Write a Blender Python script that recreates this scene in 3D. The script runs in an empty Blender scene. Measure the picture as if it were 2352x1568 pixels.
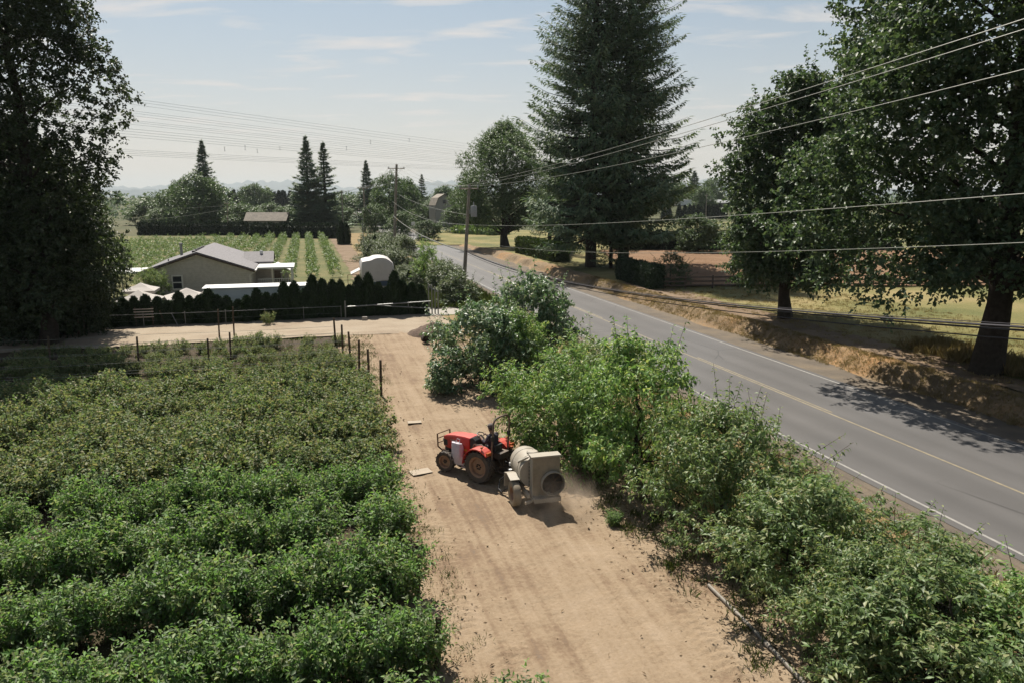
import bpy, math, random
import numpy as np
from mathutils import Vector, Matrix

# ------------------------------------------------------------------ camera, sky, sun, exposure
sc = bpy.context.scene
COL = sc.collection
CAM_H, FPX, PITCH = 9.8, 1700.0, math.atan((784.0 - 451.0) / 1700.0)
cam = bpy.data.cameras.new('camera')
cam.sensor_width = 36.0
cam.lens = FPX / 2352.0 * 36.0
cam.clip_start, cam.clip_end = 0.3, 60000.0
cam_ob = bpy.data.objects.new('camera', cam)
COL.objects.link(cam_ob)
cam_ob.location = (0, 0, CAM_H)
cam_ob.rotation_euler = (math.pi / 2 - PITCH, 0, 0)
sc.camera = cam_ob

SUN_EL, SUN_AZ = math.radians(56), math.radians(-22)      # azimuth from +Y, negative = to the left
world = bpy.data.worlds.new('World')
sc.world = world
world.use_nodes = True
wn, wl = world.node_tree.nodes, world.node_tree.links
sky = wn.new('ShaderNodeTexSky')
sky.sky_type = 'NISHITA'
sky.sun_disc = False
sky.sun_elevation, sky.sun_rotation = SUN_EL, SUN_AZ
sky.air_density, sky.dust_density, sky.ozone_density = 1.0, 1.0, 1.2


def wnode(t, **kw):
    n = wn.new(t)
    for k, v in kw.items():
        setattr(n, k, v)
    return n


# thin cirrus: noise on a high flat layer (direction divided by its height)
tc = wnode('ShaderNodeTexCoord')
sep = wnode('ShaderNodeSeparateXYZ')
wl.new(tc.outputs['Generated'], sep.inputs[0])
zz = wnode('ShaderNodeMath', operation='MAXIMUM')
wl.new(sep.outputs[2], zz.inputs[0]); zz.inputs[1].default_value = 0.0
za = wnode('ShaderNodeMath', operation='ADD')
wl.new(zz.outputs[0], za.inputs[0]); za.inputs[1].default_value = 0.10
dv = []
for i in (0, 1):
    d = wnode('ShaderNodeMath', operation='DIVIDE')
    wl.new(sep.outputs[i], d.inputs[0]); wl.new(za.outputs[0], d.inputs[1]); dv.append(d)
cmb = wnode('ShaderNodeCombineXYZ')
wl.new(dv[0].outputs[0], cmb.inputs[0]); wl.new(dv[1].outputs[0], cmb.inputs[1])
mp = wnode('ShaderNodeMapping')
mp.inputs['Scale'].default_value = (1.5, 3.4, 1.0)
mp.inputs['Rotation'].default_value = (0, 0, math.radians(-9))
mp.inputs['Location'].default_value = (3.35, 1.2, 0.0)
wl.new(cmb.outputs[0], mp.inputs[0])
n1 = wnode('ShaderNodeTexNoise'); n1.inputs['Scale'].default_value = 1.15
n1.inputs['Detail'].default_value = 7; n1.inputs['Roughness'].default_value = 0.55
n1.inputs['Distortion'].default_value = 0.35
wl.new(mp.outputs[0], n1.inputs['Vector'])
cr = wnode('ShaderNodeValToRGB')
cr.color_ramp.elements[0].position, cr.color_ramp.elements[1].position = 0.53, 0.70
wl.new(n1.outputs[0], cr.inputs[0])
cf = wnode('ShaderNodeMath', operation='MULTIPLY'); cf.inputs[1].default_value = 0.7
wl.new(cr.outputs[0], cf.inputs[0])
hz = wnode('ShaderNodeMapRange'); hz.inputs[1].default_value = 0.0; hz.inputs[2].default_value = 0.10
wl.new(sep.outputs[2], hz.inputs[0])
cf2 = wnode('ShaderNodeMath', operation='MULTIPLY')
wl.new(cf.outputs[0], cf2.inputs[0]); wl.new(hz.outputs[0], cf2.inputs[1])
hs = wnode('ShaderNodeHueSaturation'); hs.inputs['Saturation'].default_value = 0.88
wl.new(sky.outputs[0], hs.inputs['Color'])
mx = wnode('ShaderNodeMix', data_type='RGBA')
wl.new(cf2.outputs[0], mx.inputs[0])
mx.inputs[7].default_value = (9.2, 8.4, 7.8, 1)
# summer haze veil: cream low down, paler blue higher, thinning towards the zenith, all the way round
lo = wnode('ShaderNodeMath', operation='MULTIPLY'); wl.new(zz.outputs[0], lo.inputs[0]); lo.inputs[1].default_value = -4.0
ex = wnode('ShaderNodeMath', operation='EXPONENT'); wl.new(lo.outputs[0], ex.inputs[0])
ef = wnode('ShaderNodeMath', operation='MULTIPLY'); wl.new(ex.outputs[0], ef.inputs[0]); ef.inputs[1].default_value = 0.90
vc = wnode('ShaderNodeMapRange'); vc.inputs[1].default_value = 0.03; vc.inputs[2].default_value = 0.30; wl.new(zz.outputs[0], vc.inputs[0])
vm = wnode('ShaderNodeMix', data_type='RGBA'); wl.new(vc.outputs[0], vm.inputs[0])
vm.inputs[6].default_value = (8.8, 7.8, 6.95, 1); vm.inputs[7].default_value = (4.6, 6.3, 6.9, 1)
mh = wnode('ShaderNodeMix', data_type='RGBA')
wl.new(ef.outputs[0], mh.inputs[0]); wl.new(hs.outputs[0], mh.inputs[6]); wl.new(vm.outputs[2], mh.inputs[7])
wl.new(mh.outputs[2], mx.inputs[6])
bg = wn['Background']
wl.new(mx.outputs[2], bg.inputs[0])
bg.inputs[1].default_value = 0.05

sun_l = bpy.data.lights.new('sun', 'SUN')
sun_l.energy, sun_l.angle, sun_l.color = 5.0, math.radians(0.53), (1.0, 0.93, 0.82)
sun_ob = bpy.data.objects.new('sun', sun_l)
COL.objects.link(sun_ob)
SUNV = Vector((math.sin(SUN_AZ) * math.cos(SUN_EL), math.cos(SUN_AZ) * math.cos(SUN_EL), math.sin(SUN_EL)))
sun_ob.rotation_euler = SUNV.to_track_quat('Z', 'Y').to_euler()
sun_ob.location = (-30, 60, 90)

vs = sc.view_settings
vs.view_transform, vs.look, vs.exposure, vs.gamma = 'Standard', 'None', 0.85, 1.0
cy = sc.cycles
cy.max_bounces, cy.diffuse_bounces, cy.glossy_bounces = 5, 2, 2
cy.transmission_bounces, cy.transparent_max_bounces, cy.volume_bounces = 4, 6, 1
cy.use_adaptive_sampling, cy.adaptive_threshold = True, 0.02
cy.use_denoising = True
cy.caustics_reflective = cy.caustics_refractive = False
cy.volume_max_steps = 64

# ------------------------------------------------------------------ geometry helpers
RD = math.radians(15.37)                      # bearing of the road, lane and field, left of +Y
CN, SN = math.cos(RD), math.sin(RD)


def W(n, s, z=0.0):
    """road frame (n across to the right, s along) to world"""
    return Vector((n * CN - s * SN, n * SN + s * CN, z))


def A(u, v, z=0.0):
    """point of the level z that a sight line of the survey photo meets"""
    x, y = (u - 1176) / FPX, -(v - 784) / FPX
    b, c = math.cos(PITCH) + y * math.sin(PITCH), -math.sin(PITCH) + y * math.cos(PITCH)
    t = (z - CAM_H) / c
    return Vector((x * t, b * t, z))


def D(u, v, Y):
    """point at depth Y on a sight line"""
    x, y = (u - 1176) / FPX, -(v - 784) / FPX
    b, c = math.cos(PITCH) + y * math.sin(PITCH), -math.sin(PITCH) + y * math.cos(PITCH)
    t = Y / b
    return Vector((x * t, Y, CAM_H + c * t))


def arr_mesh(name, V, T, mats=(), mi=None, smooth=False):
    me = bpy.data.meshes.new(name)
    V = np.asarray(V, dtype=np.float32); T = np.asarray(T, dtype=np.int32)
    nf, k = T.shape
    me.vertices.add(len(V)); me.vertices.foreach_set('co', V.ravel())
    me.loops.add(nf * k); me.loops.foreach_set('vertex_index', T.ravel())
    me.polygons.add(nf); me.polygons.foreach_set('loop_start', np.arange(nf, dtype=np.int32) * k)
    for m in mats:
        me.materials.append(m)
    if mi is not None:
        me.polygons.foreach_set('material_index', np.asarray(mi, dtype=np.int32))
    if smooth:
        me.polygons.foreach_set('use_smooth', np.ones(nf, dtype=bool))
    me.update(calc_edges=True)
    return me


def link(name, data, parent=None, loc=None, rz=None, **props):
    o = bpy.data.objects.new(name, data)
    COL.objects.link(o)
    if parent:
        o.parent = parent
    if loc is not None:
        o.location = loc
    if rz is not None:
        o.rotation_euler = (0, 0, rz)
    for k, v in props.items():
        if v is not None:
            o[k] = v
    return o


def thing(name, label, cat, loc=(0, 0, 0), rz=0.0, group=None):
    return link(name, None, None, loc, rz, label=label, category=cat, group=group)


def copy_tree(o, parent=None):
    c = o.copy(); COL.objects.link(c); c.parent = parent
    for ch in [x for x in KIDS.get(o.name, [])]:
        copy_tree(ch, c)
    return c


KIDS = {}


class MB:
    """collects simple solids into one mesh"""

    def __init__(self):
        self.v, self.f = [], []

    def add(self, vs_, fs_):
        o = len(self.v)
        self.v += [tuple(p) for p in vs_]
        self.f += [tuple(i + o for i in f) for f in fs_]
        return self

    def box(self, c, s, rot=None, taper=1.0):
        hx, hy, hz_ = s[0] / 2, s[1] / 2, s[2] / 2
        P = [Vector((x * hx * (taper if z > 0 else 1), y * hy * (taper if z > 0 else 1), z * hz_)) for z in (-1, 1) for y in (-1, 1) for x in (-1, 1)]
        if rot:
            P = [rot @ p for p in P]
        c = Vector(c)
        return self.add([p + c for p in P], [(0, 2, 3, 1), (4, 5, 7, 6), (0, 1, 5, 4), (2, 6, 7, 3), (0, 4, 6, 2), (1, 3, 7, 5)])

    def hexa(self, P):
        """8 corners: bottom ring then top ring"""
        return self.add(P, [(3, 2, 1, 0), (4, 5, 6, 7), (0, 1, 5, 4), (1, 2, 6, 5), (2, 3, 7, 6), (3, 0, 4, 7)])

    def tube(self, pts, r, n=8, cap=True):
        pts = [Vector(p) for p in pts]
        rs = r if isinstance(r, (list, tuple)) else [r] * len(pts)
        V, F = [], []
        up = None
        for i, p in enumerate(pts):
            d = (pts[min(i + 1, len(pts) - 1)] - pts[max(i - 1, 0)])
            d = d.normalized() if d.length > 1e-9 else Vector((0, 0, 1))
            if up is None:
                up = Vector((0, 0, 1)) if abs(d.z) < 0.9 else Vector((1, 0, 0))
            a = d.cross(up).normalized(); b = a.cross(d).normalized(); up = b
            for k in range(n):
                t = 2 * math.pi * k / n
                V.append(p + (a * math.cos(t) + b * math.sin(t)) * rs[i])
        for i in range(len(pts) - 1):
            for k in range(n):
                F.append((i * n + k, i * n + (k + 1) % n, (i + 1) * n + (k + 1) % n, (i + 1) * n + k))
        if cap:
            F.append(tuple(range(n))[::-1]); F.append(tuple(range((len(pts) - 1) * n, len(pts) * n)))
        return self.add(V, F)

    def lathe(self, prof, n=24, M=None, cap=False):
        """profile (r, h) turned about local Z, then moved by matrix M"""
        V, F = [], []
        for r, h in prof:
            for k in range(n):
                t = 2 * math.pi * k / n
                V.append(Vector((r * math.cos(t), r * math.sin(t), h)))
        m = len(prof)
        for i in range(m - 1):
            for k in range(n):
                F.append((i * n + k, i * n + (k + 1) % n, (i + 1) * n + (k + 1) % n, (i + 1) * n + k))
        if cap:
            F.append(tuple(range(n))[::-1]); F.append(tuple(range((m - 1) * n, m * n)))
        if M is not None:
            V = [M @ p for p in V]
        return self.add(V, F)

    def prism(self, poly, h0, h1, M=None):
        """polygon (x, y) extruded from h0 to h1 along local Z"""
        n = len(poly)
        V = [Vector((x, y, h)) for h in (h0, h1) for x, y in poly]
        if M is not None:
            V = [M @ p for p in V]
        return self.add(V, [tuple(range(n))[::-1], tuple(range(n, 2 * n))] + [(i, (i + 1) % n, n + (i + 1) % n, n + i) for i in range(n)])

    def mesh(self, name, mat, smooth=False):
        me = bpy.data.meshes.new(name)
        me.from_pydata(self.v, [], self.f)
        if mat:
            me.materials.append(mat)
        if smooth:
            me.polygons.foreach_set('use_smooth', np.ones(len(me.polygons), dtype=bool))
        me.update()
        return me

    def build(self, name, mat, parent=None, smooth=False, bevel=0.0, **kw):
        o = link(name, self.mesh(name, mat, smooth), parent, **kw)
        if bevel:
            b = o.modifiers.new('bevel', 'BEVEL'); b.width = bevel; b.segments = 2; b.limit_method = 'ANGLE'
        if smooth:
            try:
                o.data.set_sharp_from_angle(angle=math.radians(40))
            except Exception:
                pass
        return o


# ------------------------------------------------------------------ materials
def new_mat(name):
    m = bpy.data.materials.new(name)
    m.use_nodes = True
    return m, m.node_tree.nodes, m.node_tree.links, m.node_tree.nodes['Principled BSDF']


def plain(name, col, rough=0.6, metal=0.0, spec=0.5, vary=0.12, scale=6.0, bump=0.0, dirt=None, dirt_amt=0.5):
    """painted / raw surface with blotchy wear and optional dust colour"""
    m, N, L, b = new_mat(name)
    t = N.new('ShaderNodeTexCoord')
    nz = N.new('ShaderNodeTexNoise'); nz.inputs['Scale'].default_value = scale; nz.inputs['Detail'].default_value = 6
    nz.inputs['Roughness'].default_value = 0.65
    L.new(t.outputs['Object'], nz.inputs['Vector'])
    r = N.new('ShaderNodeValToRGB')
    c = Vector(col)
    lo, hi = c * (1 - vary), c * (1 + vary)
    r.color_ramp.elements[0].position, r.color_ramp.elements[1].position = 0.3, 0.7
    r.color_ramp.elements[0].color = (*lo, 1); r.color_ramp.elements[1].color = (*hi, 1)
    L.new(nz.outputs[0], r.inputs[0])
    out = r.outputs[0]
    if dirt:
        n2 = N.new('ShaderNodeTexNoise'); n2.inputs['Scale'].default_value = scale * 0.6; n2.inputs['Detail'].default_value = 8
        L.new(t.outputs['Object'], n2.inputs['Vector'])
        r2 = N.new('ShaderNodeMapRange'); r2.inputs[1].default_value = 0.35; r2.inputs[2].default_value = 0.75; r2.inputs[4].default_value = dirt_amt
        L.new(n2.outputs[0], r2.inputs[0])
        mixn = N.new('ShaderNodeMix'); mixn.data_type = 'RGBA'
        L.new(r2.outputs[0], mixn.inputs[0]); L.new(out, mixn.inputs[6]); mixn.inputs[7].default_value = (*dirt, 1)
        out = mixn.outputs[2]
    L.new(out, b.inputs['Base Color'])
    b.inputs['Roughness'].default_value = rough
    b.inputs['Metallic'].default_value = metal
    b.inputs['Specular IOR Level'].default_value = spec
    if bump:
        bp = N.new('ShaderNodeBump'); bp.inputs['Strength'].default_value = 0.6; bp.inputs['Distance'].default_value = bump
        n3 = N.new('ShaderNodeTexNoise'); n3.inputs['Scale'].default_value = scale * 4; n3.inputs['Detail'].default_value = 4
        L.new(t.outputs['Object'], n3.inputs['Vector']); L.new(n3.outputs[0], bp.inputs['Height']); L.new(bp.outputs[0], b.inputs['Normal'])
    return m


def leaf_mat(name, cols, trans=0.35, rough=0.45, spec=0.5, patch=0.5, tint=(1.15, 1.2, 0.75)):
    """leaves: colour differs leaf by leaf and in patches, light comes through"""
    m, N, L, b = new_mat(name)
    g = N.new('ShaderNodeNewGeometry')
    oi = N.new('ShaderNodeObjectInfo')
    t = N.new('ShaderNodeTexCoord')
    nz = N.new('ShaderNodeTexNoise'); nz.inputs['Scale'].default_value = 0.9; nz.inputs['Detail'].default_value = 3
    ad = N.new('ShaderNodeVectorMath'); ad.operation = 'ADD'
    mu = N.new('ShaderNodeVectorMath'); mu.operation = 'SCALE'; mu.inputs['Scale'].default_value = 37.0
    L.new(oi.outputs['Random'], mu.inputs[0])
    L.new(t.outputs['Object'], ad.inputs[0]); L.new(mu.outputs[0], ad.inputs[1]); L.new(ad.outputs[0], nz.inputs['Vector'])
    mm = N.new('ShaderNodeMix'); mm.data_type = 'FLOAT'; mm.inputs[0].default_value = patch
    L.new(g.outputs['Random Per Island'], mm.inputs[2]); L.new(nz.outputs[0], mm.inputs[3])
    r = N.new('ShaderNodeValToRGB')
    cr_ = r.color_ramp
    k = len(cols)
    while len(cr_.elements) < k:
        cr_.elements.new(0.5)
    for i, c in enumerate(cols):
        cr_.elements[i].position = 0.22 + 0.56 * i / (k - 1)
        cr_.elements[i].color = (*c, 1)
    L.new(mm.outputs[0], r.inputs[0])
    L.new(r.outputs[0], b.inputs['Base Color'])
    b.inputs['Roughness'].default_value = rough
    b.inputs['Specular IOR Level'].default_value = spec
    tr = N.new('ShaderNodeBsdfTranslucent')
    tm = N.new('ShaderNodeMix'); tm.data_type = 'RGBA'; tm.blend_type = 'MULTIPLY'; tm.inputs[0].default_value = 1.0
    L.new(r.outputs[0], tm.inputs[6]); tm.inputs[7].default_value = (*tint, 1)
    L.new(tm.outputs[2], tr.inputs['Color'])
    ms = N.new('ShaderNodeMixShader'); ms.inputs[0].default_value = trans
    L.new(b.outputs[0], ms.inputs[1]); L.new(tr.outputs[0], ms.inputs[2])
    L.new(ms.outputs[0], N['Material Output'].inputs['Surface'])
    return m


def ground_mat(name, cols, scale=0.3, fine=8.0, stretch=(1, 1, 1), bump=0.03, rough=0.95, speck=None, pos=None, streak=None):
    """soil / grass / gravel: broad patches, fine grain, optional stretched tracks"""
    m, N, L, b = new_mat(name)
    t = N.new('ShaderNodeTexCoord')
    a = N.new('ShaderNodeTexNoise'); a.inputs['Scale'].default_value = scale; a.inputs['Detail'].default_value = 6; a.inputs['Roughness'].default_value = 0.6
    mp_ = N.new('ShaderNodeMapping'); mp_.inputs['Scale'].default_value = stretch
    L.new(t.outputs['Object'], mp_.inputs[0]); L.new(mp_.outputs[0], a.inputs['Vector'])
    f = N.new('ShaderNodeTexNoise'); f.inputs['Scale'].default_value = fine; f.inputs['Detail'].default_value = 8; f.inputs['Roughness'].default_value = 0.7
    L.new(t.outputs['Object'], f.inputs['Vector'])
    mm = N.new('ShaderNodeMix'); mm.data_type = 'FLOAT'; mm.inputs[0].default_value = 0.4
    L.new(a.outputs[0], mm.inputs[2]); L.new(f.outputs[0], mm.inputs[3])
    src = mm.outputs[0]
    if streak:
        s_ = N.new('ShaderNodeTexNoise'); s_.inputs['Scale'].default_value = 1.0; s_.inputs['Detail'].default_value = 5
        mp2 = N.new('ShaderNodeMapping'); mp2.inputs['Scale'].default_value = streak
        L.new(t.outputs['Object'], mp2.inputs[0]); L.new(mp2.outputs[0], s_.inputs['Vector'])
        m3 = N.new('ShaderNodeMix'); m3.data_type = 'FLOAT'; m3.inputs[0].default_value = 0.28
        L.new(src, m3.inputs[2]); L.new(s_.outputs[0], m3.inputs[3]); src = m3.outputs[0]
    r = N.new('ShaderNodeValToRGB')
    k = len(cols)
    while len(r.color_ramp.elements) < k:
        r.color_ramp.elements.new(0.5)
    for i, c in enumerate(cols):
        r.color_ramp.elements[i].position = pos[i] if pos else 0.34 + 0.32 * i / (k - 1)
        r.color_ramp.elements[i].color = (*c, 1)
    L.new(src, r.inputs[0])
    out = r.outputs[0]
    if speck:
        v = N.new('ShaderNodeTexVoronoi'); v.inputs['Scale'].default_value = speck[1]
        L.new(t.outputs['Object'], v.inputs['Vector'])
        r2 = N.new('ShaderNodeMapRange'); r2.inputs[1].default_value = speck[2]; r2.inputs[2].default_value = speck[2] * 0.4
        L.new(v.outputs['Distance'], r2.inputs[0])
        m2 = N.new('ShaderNodeMix'); m2.data_type = 'RGBA'
        L.new(r2.outputs[0], m2.inputs[0]); L.new(out, m2.inputs[6]); m2.inputs[7].default_value = (*speck[0], 1)
        out = m2.outputs[2]
    L.new(out, b.inputs['Base Color'])
    b.inputs['Roughness'].default_value = rough
    b.inputs['Specular IOR Level'].default_value = 0.25
    bp = N.new('ShaderNodeBump'); bp.inputs['Strength'].default_value = 0.8; bp.inputs['Distance'].default_value = bump
    L.new(f.outputs[0], bp.inputs['Height']); L.new(bp.outputs[0], b.inputs['Normal'])
    return m


M = {}
M['lane'] = ground_mat('lane_dirt', [(0.131, 0.107, 0.084), (0.164, 0.112, 0.072), (0.229, 0.170, 0.111), (0.285, 0.219, 0.153)], scale=0.35, fine=9, bump=0.05, streak=(4.2, 0.12, 1.0), pos=[0.33, 0.42, 0.5, 0.64], speck=((0.17, 0.11, 0.07), 5.0, 0.035))
M['pale_dirt'] = ground_mat('pale_dirt', [(0.188, 0.140, 0.099), (0.260, 0.213, 0.156), (0.303, 0.255, 0.198)], scale=0.3, fine=7, bump=0.03, streak=(0.1, 1.6, 1.0))
M['field_soil'] = ground_mat('field_soil', [(0.022, 0.018, 0.011), (0.058, 0.040, 0.025), (0.045, 0.049, 0.018)], scale=0.8, fine=10, bump=0.05)
M['verge'] = ground_mat('dry_verge', [(0.050, 0.059, 0.017), (0.180, 0.130, 0.059), (0.230, 0.166, 0.085)], scale=0.5, fine=9, bump=0.05, pos=[0.33, 0.45, 0.62])
M['asphalt'] = ground_mat('asphalt', [(0.079, 0.076, 0.075), (0.097, 0.093, 0.091), (0.114, 0.109, 0.107)], scale=0.2, fine=40, bump=0.004, rough=0.55, streak=(1.1, 0.02, 1.0), speck=((0.05, 0.048, 0.047), 0.35, 0.02))
def road_wear(m):
    N, L = m.node_tree.nodes, m.node_tree.links
    b = N['Principled BSDF']; src = b.inputs['Base Color'].links[0].from_socket
    t = N.new('ShaderNodeTexCoord')
    nz = N.new('ShaderNodeTexNoise'); nz.inputs['Scale'].default_value = 0.9; nz.inputs['Detail'].default_value = 4
    L.new(t.outputs['Object'], nz.inputs['Vector'])
    mixv = N.new('ShaderNodeMix'); mixv.data_type = 'VECTOR'; mixv.inputs[0].default_value = 0.12
    L.new(t.outputs['Object'], mixv.inputs[4]); L.new(nz.outputs['Color'], mixv.inputs[5])
    v = N.new('ShaderNodeTexVoronoi'); v.feature = 'DISTANCE_TO_EDGE'; v.inputs['Scale'].default_value = 0.16
    L.new(mixv.outputs[1], v.inputs['Vector'])
    cr_ = N.new('ShaderNodeMapRange'); cr_.inputs[1].default_value = 0.003; cr_.inputs[2].default_value = 0.008; cr_.inputs[3].default_value = 0.55; cr_.inputs[4].default_value = 0.0
    L.new(v.outputs['Distance'], cr_.inputs[0])
    n2 = N.new('ShaderNodeTexNoise'); n2.inputs['Scale'].default_value = 0.11; L.new(t.outputs['Object'], n2.inputs['Vector'])
    gate = N.new('ShaderNodeMapRange'); gate.inputs[1].default_value = 0.48; gate.inputs[2].default_value = 0.56; L.new(n2.outputs[0], gate.inputs[0])
    f1 = N.new('ShaderNodeMath'); f1.operation = 'MULTIPLY'; L.new(cr_.outputs[0], f1.inputs[0]); L.new(gate.outputs[0], f1.inputs[1])
    # wheel paths polished by traffic
    sp = N.new('ShaderNodeSeparateXYZ'); L.new(t.outputs['Object'], sp.inputs[0])
    a = N.new('ShaderNodeMath'); a.operation = 'SUBTRACT'; L.new(sp.outputs[0], a.inputs[0]); a.inputs[1].default_value = 22.75
    ab = N.new('ShaderNodeMath'); ab.operation = 'ABSOLUTE'; L.new(a.outputs[0], ab.inputs[0])
    p = N.new('ShaderNodeMath'); p.operation = 'PINGPONG'; p.inputs[1].default_value = 0.85
    off = N.new('ShaderNodeMath'); off.operation = 'ADD'; off.inputs[1].default_value = 0.51; L.new(ab.outputs[0], off.inputs[0]); L.new(off.outputs[0], p.inputs[0])
    wp = N.new('ShaderNodeMapRange'); wp.inputs[1].default_value = 0.0; wp.inputs[2].default_value = 0.85; wp.inputs[3].default_value = 0.20; wp.inputs[4].default_value = 0.0; L.new(p.outputs[0], wp.inputs[0])
    mxf = N.new('ShaderNodeMath'); mxf.operation = 'MAXIMUM'; L.new(f1.outputs[0], mxf.inputs[0]); L.new(wp.outputs[0], mxf.inputs[1])
    mxn = N.new('ShaderNodeMix'); mxn.data_type = 'RGBA'; L.new(mxf.outputs[0], mxn.inputs[0]); L.new(src, mxn.inputs[6]); mxn.inputs[7].default_value = (0.03, 0.029, 0.028, 1)
    L.new(mxn.outputs[2], b.inputs['Base Color'])


road_wear(M['asphalt'])
M['gravel'] = ground_mat('gravel_shoulder', [(0.076, 0.064, 0.053), (0.116, 0.096, 0.074), (0.161, 0.125, 0.085)], scale=0.6, fine=16, bump=0.03)
M['bank'] = ground_mat('dry_bank', [(0.095, 0.070, 0.045), (0.20, 0.145, 0.088), (0.29, 0.155, 0.058)], scale=0.16, fine=9, bump=0.09, pos=[0.34, 0.5, 0.66])
M['lawn'] = ground_mat('lawn_grass', [(0.072, 0.083, 0.025), (0.140, 0.128, 0.044), (0.230, 0.178, 0.081)], scale=0.10, fine=6, bump=0.05, pos=[0.38, 0.5, 0.62])
M['plough'] = ground_mat('ploughed_soil', [(0.134, 0.074, 0.038), (0.187, 0.112, 0.063), (0.215, 0.134, 0.081)], scale=0.2, fine=3, bump=0.1)
M['grassland'] = ground_mat('far_grassland', [(0.025, 0.038, 0.014), (0.053, 0.058, 0.022), (0.098, 0.081, 0.040)], scale=0.012, fine=0.5, bump=0.05)
M['alley'] = ground_mat('orchard_grass', [(0.052, 0.068, 0.019), (0.097, 0.097, 0.035), (0.184, 0.149, 0.068)], scale=0.25, fine=5, bump=0.04)
M['track'] = ground_mat('field_track', [(0.098, 0.067, 0.040), (0.161, 0.112, 0.071), (0.197, 0.148, 0.098)], scale=0.4, fine=6, bump=0.04)
M['white_line'] = plain('white_road_paint', (0.23, 0.22, 0.205), 0.7, vary=0.2, scale=3)
M['yellow_line'] = plain('yellow_road_paint', (0.19, 0.16, 0.105), 0.7, vary=0.25, scale=3)
M['blueberry'] = leaf_mat('blueberry_leaf', [(0.068, 0.113, 0.055), (0.177, 0.212, 0.125), (0.127, 0.224, 0.076), (0.165, 0.312, 0.076), (0.294, 0.300, 0.168)], trans=0.44, spec=0.28, rough=0.5)
M['raspberry'] = leaf_mat('raspberry_leaf', [(0.056, 0.100, 0.044), (0.120, 0.175, 0.076), (0.175, 0.215, 0.100), (0.265, 0.235, 0.130), (0.130, 0.210, 0.070)], trans=0.4, spec=0.25, rough=0.55)
M['cherry'] = leaf_mat('cherry_leaf', [(0.074, 0.132, 0.053), (0.169, 0.243, 0.097), (0.124, 0.250, 0.067), (0.236, 0.338, 0.105), (0.365, 0.371, 0.158)], trans=0.44, spec=0.3, rough=0.45)
M['cherry_dark'] = leaf_mat('dark_fruit_leaf', [(0.061, 0.108, 0.063), (0.115, 0.173, 0.102), (0.095, 0.189, 0.084), (0.196, 0.257, 0.158), (0.311, 0.331, 0.228)], trans=0.36, spec=0.45, rough=0.42)
M['cherry_olive'] = leaf_mat('olive_fruit_leaf', [(0.062, 0.105, 0.049), (0.143, 0.190, 0.090), (0.113, 0.196, 0.065), (0.208, 0.261, 0.108), (0.321, 0.309, 0.162)], trans=0.42, spec=0.32, rough=0.45)
M['oak'] = leaf_mat('broadleaf', [(0.037, 0.069, 0.037), (0.067, 0.108, 0.053), (0.115, 0.149, 0.077)], trans=0.34, spec=0.35, rough=0.5)
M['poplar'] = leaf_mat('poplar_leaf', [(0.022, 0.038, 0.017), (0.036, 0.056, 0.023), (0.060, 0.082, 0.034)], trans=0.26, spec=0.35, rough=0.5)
M['fir'] = leaf_mat('fir_needles', [(0.063, 0.111, 0.069), (0.108, 0.165, 0.092), (0.188, 0.225, 0.124)], trans=0.22, spec=0.25, rough=0.6)
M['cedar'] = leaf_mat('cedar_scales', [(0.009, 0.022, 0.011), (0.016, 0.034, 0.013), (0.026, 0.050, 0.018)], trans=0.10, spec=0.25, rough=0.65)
M['midgreen'] = leaf_mat('mid_green_leaf', [(0.060, 0.100, 0.044), (0.089, 0.143, 0.058), (0.130, 0.179, 0.080)], trans=0.28, spec=0.4)
M['palegreen'] = leaf_mat('pale_weed_leaf', [(0.063, 0.101, 0.046), (0.109, 0.146, 0.076), (0.218, 0.237, 0.161)], trans=0.28, spec=0.4)
M['orchard'] = leaf_mat('orchard_leaf', [(0.085, 0.138, 0.050), (0.125, 0.190, 0.064), (0.182, 0.237, 0.088)], trans=0.3, spec=0.35)
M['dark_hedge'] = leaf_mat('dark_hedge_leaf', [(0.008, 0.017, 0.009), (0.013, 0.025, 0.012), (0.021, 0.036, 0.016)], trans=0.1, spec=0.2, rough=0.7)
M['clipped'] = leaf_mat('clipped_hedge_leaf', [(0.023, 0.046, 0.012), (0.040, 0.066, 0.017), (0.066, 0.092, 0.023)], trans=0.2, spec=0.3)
M['redleaf'] = leaf_mat('reddish_leaf', [(0.033, 0.020, 0.013), (0.066, 0.036, 0.023), (0.086, 0.066, 0.033)], trans=0.2)
M['dry_blade'] = leaf_mat('dry_grass_blade', [(0.172, 0.125, 0.059), (0.251, 0.191, 0.092), (0.304, 0.238, 0.132)], trans=0.3, spec=0.2, rough=0.7)
M['litter'] = leaf_mat('dry_litter', [(0.05, 0.03, 0.018), (0.12, 0.075, 0.042), (0.22, 0.155, 0.09)], trans=0.1, spec=0.15, rough=0.8)
M['green_blade'] = leaf_mat('green_grass_blade', [(0.040, 0.066, 0.017), (0.066, 0.099, 0.026), (0.132, 0.132, 0.046)], trans=0.35, spec=0.3)
M['bark'] = plain('bark', (0.036, 0.029, 0.023), 0.95, vary=0.4, scale=5, bump=0.03, spec=0.2)
M['stem'] = plain('stem', (0.073, 0.050, 0.033), 0.9, vary=0.3, scale=10, spec=0.2)
M['pole_wood'] = plain('pole_wood', (0.238, 0.205, 0.168), 0.9, vary=0.25, scale=2.5, bump=0.01, spec=0.2)
M['post_wood'] = plain('weathered_post', (0.086, 0.063, 0.043), 0.95, vary=0.3, scale=5, spec=0.2)
M['fence_wood'] = plain('brown_fence_wood', (0.079, 0.056, 0.043), 0.9, vary=0.25, scale=3)
M['wire'] = plain('weathered_wire', (0.189, 0.194, 0.162), 0.5, vary=0.1, spec=0.4)
M['black_cable'] = plain('black_cable', (0.02, 0.018, 0.025), 0.8, vary=0.1)
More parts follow.
